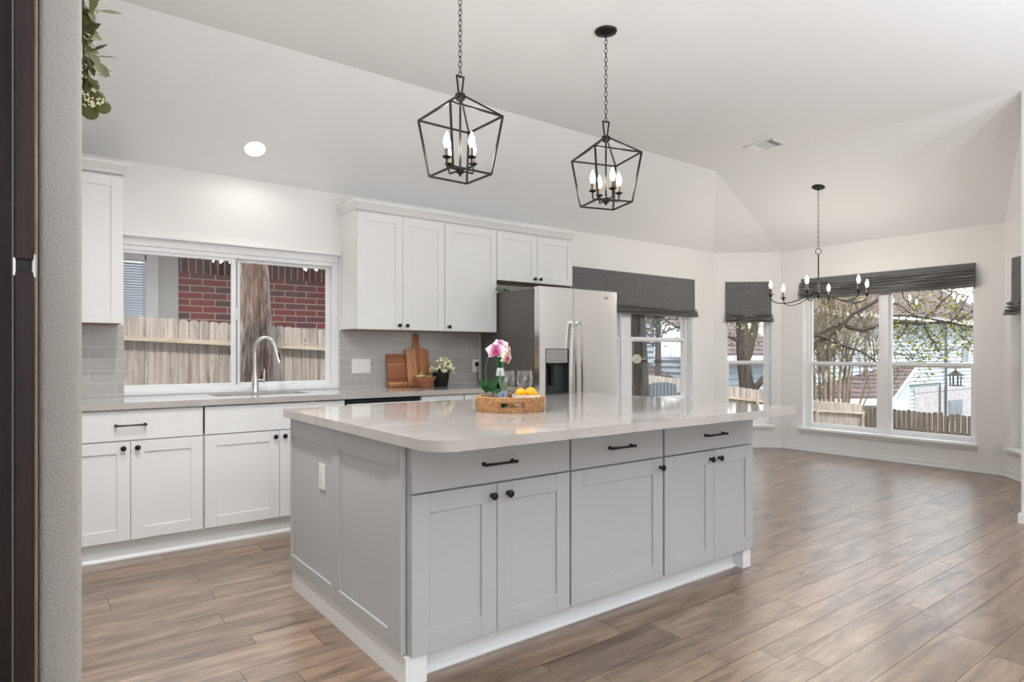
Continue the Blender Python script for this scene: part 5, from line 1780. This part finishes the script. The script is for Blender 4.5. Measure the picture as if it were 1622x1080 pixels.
def grow(b, p, d, L, r, depth, rndx, tips, n=5, spread=0.5, up=0.15, kids=3, shrink=0.68):
    pts, rad = [Vector(p)], [r]
    d = Vector(d).normalized()
    m = 4
    for i in range(m):
        d = (d + Vector((rndx.uniform(-1, 1), rndx.uniform(-1, 1), rndx.uniform(-1, 1) + up)) * 0.16).normalized()
        pts.append(pts[-1] + d * (L / m)); rad.append(r * (1 - 0.42 * (i + 1) / m))
    b.tube(pts, rad, n, caps=False)
    if depth == 0:
        tips.extend(pts[1:])
        return
    tips.append(pts[-1])
    for k in range(kids):
        j = rndx.randint(1, m)
        nd = (d + Vector((rndx.uniform(-1, 1), rndx.uniform(-1, 1), rndx.uniform(-0.8, 1) + up)) * spread).normalized()
        grow(b, pts[j], nd, L * shrink * rndx.uniform(.75, 1.1), rad[j] * 0.62, depth - 1, rndx, tips, max(3, n - 1), spread, up, kids, shrink)
def foliage(b, tips, count, size, rndx, jit=0.18, drop=0.0):
    for i in range(count):
        c = rndx.choice(tips) + Vector((rndx.gauss(0, jit), rndx.gauss(0, jit), rndx.gauss(-drop, jit)))
        a = Vector((rndx.uniform(-1, 1), rndx.uniform(-1, 1), rndx.uniform(-1, .4))).normalized()
        s_ = a.orthogonal().normalized(); s_.rotate(Matrix.Rotation(rndx.uniform(0, 6.28), 3, a))
        L = size * rndx.uniform(.6, 1.3); w = L * 0.24
        b.add([c, c + a * L * .5 + s_ * w, c + a * L, c + a * L * .5 - s_ * w], [(0, 1, 2, 3)])
def tree_root(loc, label):
    return thing('tree', loc, label, 'tree', 'trees outside the windows')

rx = random.Random(21)
pt = [onY(404, v, 6.33) for v in (404, 480, 560, 605)]
cx_ = pt[0]
t = tree_root((cx_.x, 6.33, gz(1.5)), 'thick shaggy cedar trunk close outside the sink window')
b = MB()
rough_trunk(b, [(cx_.x + 0.02, 6.33, gz(1.6) - 0.1), (cx_.x + 0.012, 6.33, 0.6), (cx_.x + 0.004, 6.33, 1.3), (cx_.x - 0.02, 6.34, 2.2), (cx_.x - 0.03, 6.36, 3.6)], [0.20, 0.160, 0.145, 0.13, 0.11], rx, 64, 0.09)
put('trunk', b, M_CEDAR, t, smooth=True)
b = MB(); tips = []
for k in range(4): grow(b, (cx_.x - 0.03, 6.36, 2.9 + 0.18 * k), (rx.uniform(-1, 1), rx.uniform(-.3, 1), .3), 1.2, 0.04, 2, rx, tips)
put('branches', b, M_CEDAR, t)
b = MB(); foliage(b, tips, 500, 0.10, rx); put('foliage', b, M_OLEAF, t, smooth='leaf')

# trunk seen through the window beside the fridge
d0 = 8.3
pp = [at(1013, 660, d0), at(1012, 610, d0), at(1011, 560, d0), at(1008, 505, d0), at(1006, 440, d0)]
t = tree_root((pp[0].x, pp[0].y, gz(pp[0].x)), 'straight dark tree trunk outside the window beside the fridge')
b = MB()
base = Vector((pp[0].x, pp[0].y, gz(pp[0].x) - 0.1))
rough_trunk(b, [base] + pp + [pp[-1] + Vector((0, 0, 1.6))], [0.15, 0.125, 0.115, 0.108, 0.105, 0.105, 0.09], rx, 40, 0.10)
put('trunk', b, M_OAK, t, smooth=True)
b = MB(); tips = []
for k in range(5): grow(b, pp[3] + Vector((0, 0, 0.25 * k)), (rx.uniform(-.2, 1), rx.uniform(.1, 1), .25), 1.2, 0.035, 2, rx, tips)
put('branches', b, M_TWIG, t)
b = MB(); foliage(b, tips, 900, 0.07, rx, 0.22); put('foliage', b, M_OLEAF, t, smooth='leaf')
bp = Vector((10.6, 8.85, gz(10.6)))
t = tree_root(bp, 'dense twiggy bush tree filling the view above the sash beside the fridge')
b = MB(); tips = []
b.tube([bp, bp + Vector((0, 0, 4.3))], [0.09, 0.05], 8)
for k in range(34): grow(b, bp + Vector((0, 0, 2.55 + 0.04 * k)), (rx.uniform(-1, 1), rx.uniform(-1, 1), rx.uniform(-.35, .7)), 1.25, 0.02, 2, rx, tips, 4, 0.6, 0.1, 3, 0.7)
put('stems', b, M_TWIG, t)
b = MB(); foliage(b, tips, 3200, 0.10, rx, 0.22); put('foliage', b, M_OLEAF, t, smooth='leaf')
# pale round ornament on the trunk
oc = at(1008.5, 568.5, d0 - 0.19)
t = thing('garden_ornament', oc, 'pale round ornament fixed to the dark tree trunk outside', 'ornament')
b = MB()
dirc = (Vector((0, 0, CAM_H)) - oc); dirc.z = 0; dirc.normalize()
b.lathe([(0, 0.012), (0.014, 0.012), (0.02, 0.008), (0.045, 0.010), (0.058, 0.005), (0.060, -0.004), (0, -0.006)], oc, 26, axis=dirc)
put('disc', b, mat('aged_cream_metal', C(206, 194, 170), 0.6), t, smooth=True)
b = MB()
sd = Vector((C_, -S_, 0))
b.tube([oc - dirc * 0.012 - sd * 0.05, oc - dirc * 0.012 + sd * 0.12], 0.007, 8); b.tube([oc - dirc * 0.005, oc - dirc * 0.085], 0.006, 6)
put('bracket', b, M_RAIL, t, smooth=True)

# striped patio chair on a small slab beside that window
b = MB(); b.box(5.3, 7.55, 5.08, 6.45, -0.9, -0.20)
struct('patio_slab', b, painted('concrete', C(176, 170, 162), 0.9, 40, 0.3), label='small concrete patio slab outside the kitchen', cat='patio')
cc = at(1049, 620, 8.35)
t = thing('patio_chair', (cc.x, cc.y, -0.20), 'blue and white striped patio chair outside the window beside the fridge', 'chair', rz=math.atan2(-dirc.x, dirc.y) + 0.1)
M_STRIPE = mat('blue_white_stripe', C(190, 198, 204), 0.8)
tc = N(M_STRIPE, 'ShaderNodeTexCoord'); sp = N(M_STRIPE, 'ShaderNodeSeparateXYZ'); LK(M_STRIPE, tc.outputs['Object'], sp.inputs[0])
mu = N(M_STRIPE, 'ShaderNodeMath', operation='MULTIPLY'); mu.inputs[1].default_value = 22.0; LK(M_STRIPE, sp.outputs['X'], mu.inputs[0])
fr_ = N(M_STRIPE, 'ShaderNodeMath', operation='FRACT'); LK(M_STRIPE, mu.outputs[0], fr_.inputs[0])
rr_ = ramp(M_STRIPE, fr_.outputs[0], [(0.0, C(206, 212, 214)), (0.55, C(84, 104, 118)), (0.75, C(150, 168, 178))])
LK(M_STRIPE, rr_, bsdf(M_STRIPE).inputs['Base Color'])
b = MB()
poly = [(-0.18, 0.42), (0.18, 0.42), (0.185, 0.96)] + [(0.185 * math.cos(PI * i / 10), 0.965 + 0.055 * math.sin(PI * i / 10)) for i in range(11)] + [(-0.185, 0.96)]
b.prism(poly, 0.0, 0.03, 'y', bev=0.006); put('backrest', b, M_STRIPE, t, local=True)
b = MB(); b.box(-0.19, 0.19, -0.40, 0.0, 0.40, 0.45, bev=0.01); put('seat', b, M_STRIPE, t, local=True)
for sx in (-0.18, 0.18):
    for sy in (-0.37, 0.01):
        b = MB(); b.box(sx - 0.015, sx + 0.015, sy - 0.015, sy + 0.015, 0.0, 0.41); put('leg', b, M_BLACK, t, local=True)

# big forked trunk in the narrow bay window
d1 = 13.5
t = tree_root(at(1183, 720, d1), 'big forked oak trunk seen through the narrow bay window')
t.location.z = gz(12)
b = MB()
P_ = lambda u, v: at(u, v, d1)
base = P_(1184, 660); base.z = gz(12) - 0.1
rough_trunk(b, [base, P_(1184, 655), P_(1183, 615), P_(1179, 580), P_(1177, 545), P_(1175, 512), P_(1172, 470), P_(1168, 400)], [0.22, 0.18, 0.145, 0.135, 0.13, 0.11, 0.095, 0.075], rx, 34, 0.09)
rough_trunk(b, [P_(1182, 566), P_(1188, 545), P_(1194, 525), P_(1198, 502), P_(1206, 465), P_(1212, 420)], [0.10, 0.095, 0.085, 0.085, 0.065, 0.05], rx, 24, 0.09)
rough_trunk(b, [P_(1190, 622), P_(1200, 610), P_(1209, 600), P_(1220, 585), P_(1232, 560)], [0.08, 0.065, 0.06, 0.05, 0.04], rx, 18, 0.09)
rough_trunk(b, [P_(1174, 543), P_(1165, 537), P_(1156, 534), P_(1140, 526)], [0.05, 0.04, 0.035, 0.028], rx, 14, 0.09)
put('trunk', b, M_OAK, t, smooth=True)
b = MB(); tips = []
for (u, v) in ((1172, 480), (1206, 470), (1212, 430), (1145, 528), (1225, 575), (1170, 440), (1175, 505), (1200, 500)):
    grow(b, P_(u, v), (rx.uniform(-1, 1), rx.uniform(-1, 1), rx.uniform(-.2, .6)), 0.9, 0.028, 2, rx, tips)
put('branches', b, M_TWIG, t)
b = MB(); foliage(b, [p for p in tips if p.z > 1.75], 260, 0.085, rx, 0.12); put('foliage', b, M_OLEAF, t, smooth='leaf')

# pale many-stemmed shrub tree behind the side fence
d2 = 15.6
bp = at(1325, 690, d2); bp.z = gz(13.5)
t = tree_root(bp, 'bare many-stemmed crepe myrtle in the left panes of the wide bay window')
b = MB(); tips = []
for (u0, u1, u2) in ((1293, 1288, 1276), (1300, 1296, 1285), (1306, 1303, 1300), (1312, 1314, 1318), (1320, 1322, 1330), (1326, 1334, 1352), (1332, 1342, 1368), (1336, 1350, 1388), (1304, 1310, 1322), (1318, 1312, 1306)):
    p0 = at(u0, 690, d2); p0.z = bp.z
    p1, p2, p3 = at((u0 + u1) / 2, 600, d2 + rx.uniform(-.2, .2)), at(u1, 560, d2 + rx.uniform(-.3, .3)), at(u2, 470, d2 + rx.uniform(-.6, .6))
    b.tube([p0, p1, p2, p3], [0.040, 0.034, 0.027, 0.016], 8, caps=False)
    for k in range(7):
        q = p1.lerp(p2, rx.random()) if k < 3 else p2.lerp(p3, rx.random())
        grow(b, q, ((p3 - p1).normalized() + Vector((rx.uniform(-.6, .6), rx.uniform(-.6, .6), 0.3))), 0.85, 0.013, 2, rx, tips, 4, 0.45, 0.25, 3, 0.72)
put('stems', b, M_MYRTLE, t, smooth=True)
b = MB(); foliage(b, tips, 260, 0.08, rx, 0.10); put('foliage', b, M_OLEAF, t, smooth='leaf')

d4 = 17.5
bp = at(1335, 690, d4); bp.z = gz(15)
t = tree_root(bp, 'thicket of fine brown bare twigs behind the crepe myrtle outside the bay')
b = MB(); tips = []
for k in range(40):
    u_ = 1275 + 130 * rx.random(); v_ = 470 + 90 * rx.random()
    q = at(u_, v_ + 60, d4 + rx.uniform(-.8, .8))
    grow(b, q, Vector((rx.uniform(-.5, .5), rx.uniform(-.5, .5), 1)), 1.5, 0.016, 3, rx, tips, 4, 0.5, 0.2, 3, 0.72)
    if k % 4 == 0: b.tube([bp + Vector((rx.uniform(-.3, .3), rx.uniform(-.3, .3), 0)), (bp + q) / 2 + Vector((rx.uniform(-.1, .1), 0, 0.2)), q], [0.035, 0.028, 0.016], 6)
put('stems', b, M_MYRTLE, t)
b = MB(); foliage(b, tips, 900, 0.09, rx, 0.15); put('foliage', b, M_OLEAF, t, smooth='leaf')

# spreading oak whose limbs cross the wide bay window
d3 = 12.0
P_ = lambda u, v: at(u, v, d3)
tb = P_(1256, 600); tb.z = gz(10.5)
t = tree_root(tb, 'spreading oak with dark limbs and yellow-green leaves across the wide bay window')
b = MB()
rough_trunk(b, [tb - Vector((0, 0, .1)), P_(1256, 600), P_(1256, 540), P_(1252, 440)], [0.20, 0.15, 0.13, 0.10], rx, 26, 0.09)
put('trunk', b, M_OAK, t, smooth=True)
b = MB(); tips = []
limbs = [
    ([(1256, 560), (1285, 548), (1312, 535), (1332, 518), (1352, 497), (1375, 483), (1392, 472), (1425, 450), (1460, 420)], 0.050, 0.022),
    ([(1256, 530), (1300, 528), (1330, 512), (1352, 519), (1372, 523), (1395, 516), (1425, 510), (1455, 513), (1480, 511), (1502, 510), (1525, 514), (1560, 520)], 0.045, 0.020),
    ([(1256, 540), (1290, 531), (1312, 536), (1338, 548), (1358, 556), (1374, 566), (1392, 574)], 0.036, 0.010),
    ([(1412, 500), (1440, 500), (1468, 503), (1490, 509)], 0.018, 0.020),
    ([(1468, 503), (1486, 490), (1494, 477), (1505, 466), (1515, 450)], 0.022, 0.008),
    ([(1502, 510), (1518, 498), (1526, 480), (1536, 468)], 0.018, 0.008),
    ([(1512, 506), (1530, 497), (1550, 492)], 0.014, 0.008),
    ([(1502, 510), (1515, 524), (1530, 538), (1550, 552)], 0.016, 0.008),
    ([(1470, 512), (1474, 528), (1476, 545), (1490, 560), (1494, 572)], 0.013, 0.005),
    ([(1440, 512), (1430, 525), (1424, 540), (1438, 558), (1446, 570)], 0.012, 0.005),
    ([(1476, 535), (1495, 550), (1505, 555)], 0.010, 0.005),
    ([(1412, 556), (1425, 562), (1442, 561), (1442, 573)], 0.009, 0.005),
    ([(1412, 475), (1425, 487), (1445, 495), (1455, 504)], 0.012, 0.008),
    ([(1425, 450), (1435, 470), (1452, 492)], 0.012, 0.007),
    ([(1352, 497), (1366, 498), (1370, 512), (1366, 520)], 0.008, 0.005),
    ([(1330, 548), (1340, 570), (1338, 590)], 0.010, 0.005),
    ([(1490, 455), (1515, 466), (1540, 470)], 0.011, 0.006),
]
for pts, ra, rb in limbs:
    q = [P_(u, v) + VF * rx.uniform(-.12, .12) for u, v in pts]
    n_ = len(q)
    b.tube(q, [ra + (rb - ra) * i / (n_ - 1) for i in range(n_)], 7)
    for i in range(1, n_):
        for k in range(2):
            grow(b, q[i - 1].lerp(q[i], rx.random()), (VR * rx.uniform(-.5, 1) + Vector((0, 0, rx.uniform(-.9, .6))) + VF * rx.uniform(-.5, .5)), 0.42, 0.0065, 1, rx, tips, 4, 0.7, 0.0, 3, 0.7)
put('branches', b, M_TWIG, t, smooth=True)
b = MB()
right = [p for p in tips if ((p - Vector((0, 0, CAM_H))).dot(VR) / max(.1, (p - Vector((0, 0, CAM_H))).dot(VF))) > 0.585]
left = [p for p in tips if p not in right]
foliage(b, right, 1700, 0.075, rx, 0.10, 0.03); foliage(b, left, 350, 0.07, rx, 0.12)
put('foliage', b, M_YLEAF, t, smooth='leaf')

# houses beyond the fences
M_SIDING = mat('pale_blue_siding', C(180, 194, 206), 0.7)
def siding(b, M, x0, x1, z0, z1, lap=0.17):
    z = z0
    while z < z1 - 1e-4:
        zt2 = min(z + lap, z1)
        b.add([M @ Vector(v) for v in ((x0, -0.045, z), (x1, -0.045, z), (x1, -0.002, zt2), (x0, -0.002, zt2), (x0, 0, z), (x1, 0, z))], [(0, 1, 2, 3), (4, 5, 1, 0)])
        z = zt2
I4 = Matrix.Identity(4)
t = thing('blue_house', (14, 10, gz(14)), 'pale blue sided house with a brown roof seen through the narrow bay window', 'house')
b = MB()
siding(b, Matrix.Translation((0, 9.2, 0)), 13.0, 15.8, gz(14), 1.10, 0.15)
siding(b, Matrix.Translation((0, 11.0, 0)), 8.5, 13.0, gz(12), 2.7, 0.15)
siding(b, Matrix.Translation((13.0, 11.0, 0)) @ Matrix.Rotation(-PI/2, 4, 'Z'), 0, 1.8, gz(14), 1.10, 0.15)
put('siding', b, M_SIDING, t)
b = MB()
b.add([(12.7, 8.75, 1.13), (16.1, 8.75, 1.13), (16.1, 13.5, 3.6), (12.7, 13.5, 3.6)], [(0, 1, 2, 3)])
b.add([(8.2, 10.6, 2.68), (13.2, 10.6, 2.68), (13.2, 14, 4.6), (8.2, 14, 4.6)], [(0, 1, 2, 3)])
b.add([(8.6, 9.7, 0.42), (12.68, 9.7, 0.42), (12.68, 10.98, 0.98), (8.6, 10.98, 0.98)], [(0, 1, 2, 3)])
put('roof', b, M_ROOF, t)
b = MB()
b.box(12.7, 16.1, 8.74, 8.78, 1.02, 1.125); b.box(8.2, 13.2, 10.58, 10.62, 2.56, 2.67); b.box(8.6, 12.68, 9.68, 9.72, 0.32, 0.41)
put('fascia', b, M_TRIM, t)
b = MB(); b.box(9.0, 9.7, 10.95, 11.0, 1.2, 2.2)
wf = put('window', b, M_TRIM, t)
b = MB(); b.box(9.07, 9.63, 10.935, 10.945, 1.27, 2.13); put('pane', b, mat('dark_far_glass', C(92, 108, 124), 0.15), wf)

# two-storey house with white brick below and its low roofed wing in front
k0_, k1_ = (1447 - 811) / F_PX, (1540 - 811) / F_PX
LA, DA, LB, DB = k0_ * 25.0, 25.0, k1_ * 28.9, 28.9
wl, wd = LB - LA, DB - DA
wlen = math.hypot(wl, wd)
def wp(l, d): return VR * l + VF * d
org = wp(LA - 2.0 * wl, DA - 2.0 * wd)
wv = wp(wl, wd)
MC = TF((org.x, org.y, 0), math.atan2(wv.y, wv.x))
def lx(u):
    k = (u - 811) / F_PX
    t_ = (k * DA - LA) / (wl - k * wd)
    return (t_ + 2.0) * wlen, DA + t_ * wd
def lz(u, v):
    return CAM_H + (V0 - v) / F_PX * lx(u)[1]
ez = 2.50
sz = lz(1446, 616)
t = thing('white_house', (org + wv * 2.2) + Vector((0, 0, -4.2)), 'two-storey house with white siding over white brick beyond the back fence', 'house')
xl = lx(1446)[0]
b = MB(); siding(b, MC, 4.0, 22, sz - 0.0, ez, 0.155); siding(b, MC, 4.0, xl, -3.4, sz, 0.155)
put('siding', b, M_SIDING, t)
b = MB(MC); b.box(xl, 22, -0.05, 0.05, -4.2, sz - 0.20)
M_WBRICK2 = M_WBRICK
bw = MB(); bw.box(0, 22 - xl, -0.05, 0.05, -4.2, sz - 0.20)
o = put('brick_wall', bw, M_WBRICK, t, local=True)
def setl(o, x=0.0):
    M = MC @ Matrix.Translation((x, 0, 0))
    o.matrix_local = Matrix.Translation(-t.location) @ M
setl(o, xl)
b.bm.free()
M_SOLW = brick_like('white_soldier_brick', 0.40, 0.085, 0.012, C(196, 194, 200), C(172, 170, 178), C(112, 112, 120), 0.85, swap=True)
bw = MB(); bw.box(0, 22 - xl, -0.055, 0.05, sz - 0.20, sz); o = put('soldier_course', bw, M_SOLW, t, local=True); setl(o, xl)
def rect(u0, v0_, u1, v1_): return lx(u0)[0], lx(u1)[0], lz((u0+u1)/2, v1_), lz((u0+u1)/2, v0_)
for (r_, hh) in ((rect(1500, 633, 1521, 664), 0), (rect(1517, 540, 1532, 577), 1)):
    b = MB(MC); b.box(r_[0], r_[1], -0.09, -0.02, r_[2], r_[3]); wf = put('window', b, M_TRIM if hh else mat('grey_window_frame', C(120, 130, 140), 0.5), t)
    wxm = (r_[0] + r_[1]) / 2
    b = MB(MC); b.box(r_[0] + 0.12, wxm - 0.03, -0.10, -0.088, r_[2] + 0.1, r_[3] - 0.1); b.box(wxm + 0.03, r_[1] - 0.12, -0.10, -0.088, r_[2] + 0.1, r_[3] - 0.1)
    put('pane', b, mat('blue_grey_far_glass', C(104, 120, 138), 0.15), wf)
b = MB(MC)
x_ = lx(1494)[0]; b.box(x_ - 0.03, x_ + 0.03, -0.14, -0.07, -4, ez)
x_ = lx(1485)[0]; b.box(x_ - 0.02, x_ + 0.02, -0.12, -0.07, -4, lz(1485, 606)); b.box(lx(1431)[0], x_, -0.12, -0.07, lz(1485, 606) - 0.03, lz(1485, 606) + 0.01)
put('downspout', b, mat('dark_conduit', C(92, 98, 106), 0.6), t)
b = MB(MC); b.box(3.6, 22.4, -0.50, -0.38, ez - 0.08, ez + 0.10); put('gutter', b, M_TRIM, t)
b = MB(MC); b.box(3.6, 22.4, -0.48, 0.0, ez - 0.02, ez); put('soffit', b, M_TRIM, t)
bw = MB(); bw.add([(0, 0, 0), (19.0, 0, 0), (19.0, 7, 4.6), (0, 7, 4.6)], [(0, 1, 2, 3)])
o = put('roof', bw, M_ROOF, t, local=True); o.matrix_local = Matrix.Translation(-t.location) @ MC @ Matrix.Translation((3.5, -0.52, ez + 0.08))
# the low wing
def zat(u, d, z):
    q = ray(u, V0) * d; q.z = z
    return q
e0, e1 = zat(1225, 18.6, -0.15), zat(1413, 19.0, -0.17)
r0_, r1_ = zat(1215, 24.0, 0.80), zat(1453, 24.0, 0.78)
bw = MB()
ex_ = (e1 - e0); L_ = ex_.length
bw.add([e0, e1, r1_, r0_], [(0, 1, 2, 3)])
put('wing_roof', bw, M_ROOF, t)
b = MB()
n_ = Vector((0, 0, 1))
b.add([e0, e1, e1 - n_ * 0.20, e0 - n_ * 0.20], [(0, 1, 2, 3)])
b.add([e1 + VF * 0.02, r1_ + VF * 0.02, r1_ - n_ * 0.16, e1 - n_ * 0.16], [(0, 1, 2, 3)])
q1 = e1 + VR * 0.46
b.add([e1 - n_ * 0.02 + VF * .03, q1 - n_ * 0.02 + VF * .03, q1 - n_ * 0.30 + VF * .03, e1 - n_ * 0.36 + VF * .03], [(0, 1, 2, 3)])
put('fascia', b, M_TRIM, t)
b = MB()
f0, f1 = e0 + VF * 0.5, e1 + VF * 0.5
b.add([f0 - n_ * 0.1, f1 - n_ * 0.1, f1 - n_ * 4, f0 - n_ * 4], [(0, 1, 2, 3)])
g1 = r1_ - VR * 0.3
b.add([f1 - n_ * 0.1, g1 - n_ * 0.1, g1 - n_ * 4, f1 - n_ * 4], [(0, 1, 2, 3)])
put('wing_wall', b, M_SIDING, t)

# hanging lantern
lc = at(1513.5, 611, 6.9)
t = thing('hanging_lantern', (lc.x, lc.y, lc.z), 'dark pagoda-roofed lantern hanging outside the wide bay window', 'lantern')
M_LAN = mat('dark_lantern_metal', C(58, 54, 50), 0.5, 0.5)
b = MB(); b.lathe([(0, 0), (0.080, 0), (0.082, 0.006), (0.06, 0.010), (0, 0.012)], lc, 4); put('base', b, M_LAN, t)
b = MB()
b.lathe([(0, 0.185), (0.006, 0.183), (0.010, 0.174), (0.006, 0.166), (0.022, 0.160), (0.030, 0.150), (0.050, 0.138), (0.088, 0.118), (0.092, 0.112), (0.06, 0.112), (0, 0.112)], lc, 8); put('roof', b, M_LAN, t)
b = MB()
for k in range(8):
    a = 2 * PI * k / 8
    b.tube([lc + Vector((0.050 * math.cos(a), 0.050 * math.sin(a), 0.008)), lc + Vector((0.056 * math.cos(a), 0.056 * math.sin(a), 0.114))], 0.0042, 5)
put('cage', b, M_LAN, t)
b = MB(); b.lathe([(0.044, 0.012), (0.049, 0.112)], lc, 8); put('glass', b, M_GLASS, t)
b = MB(); b.tube([lc + Vector((0, 0, 0.183)), (lc.x, lc.y, 2.605)], 0.0008, 4); put('wire', b, M_LAN, t)
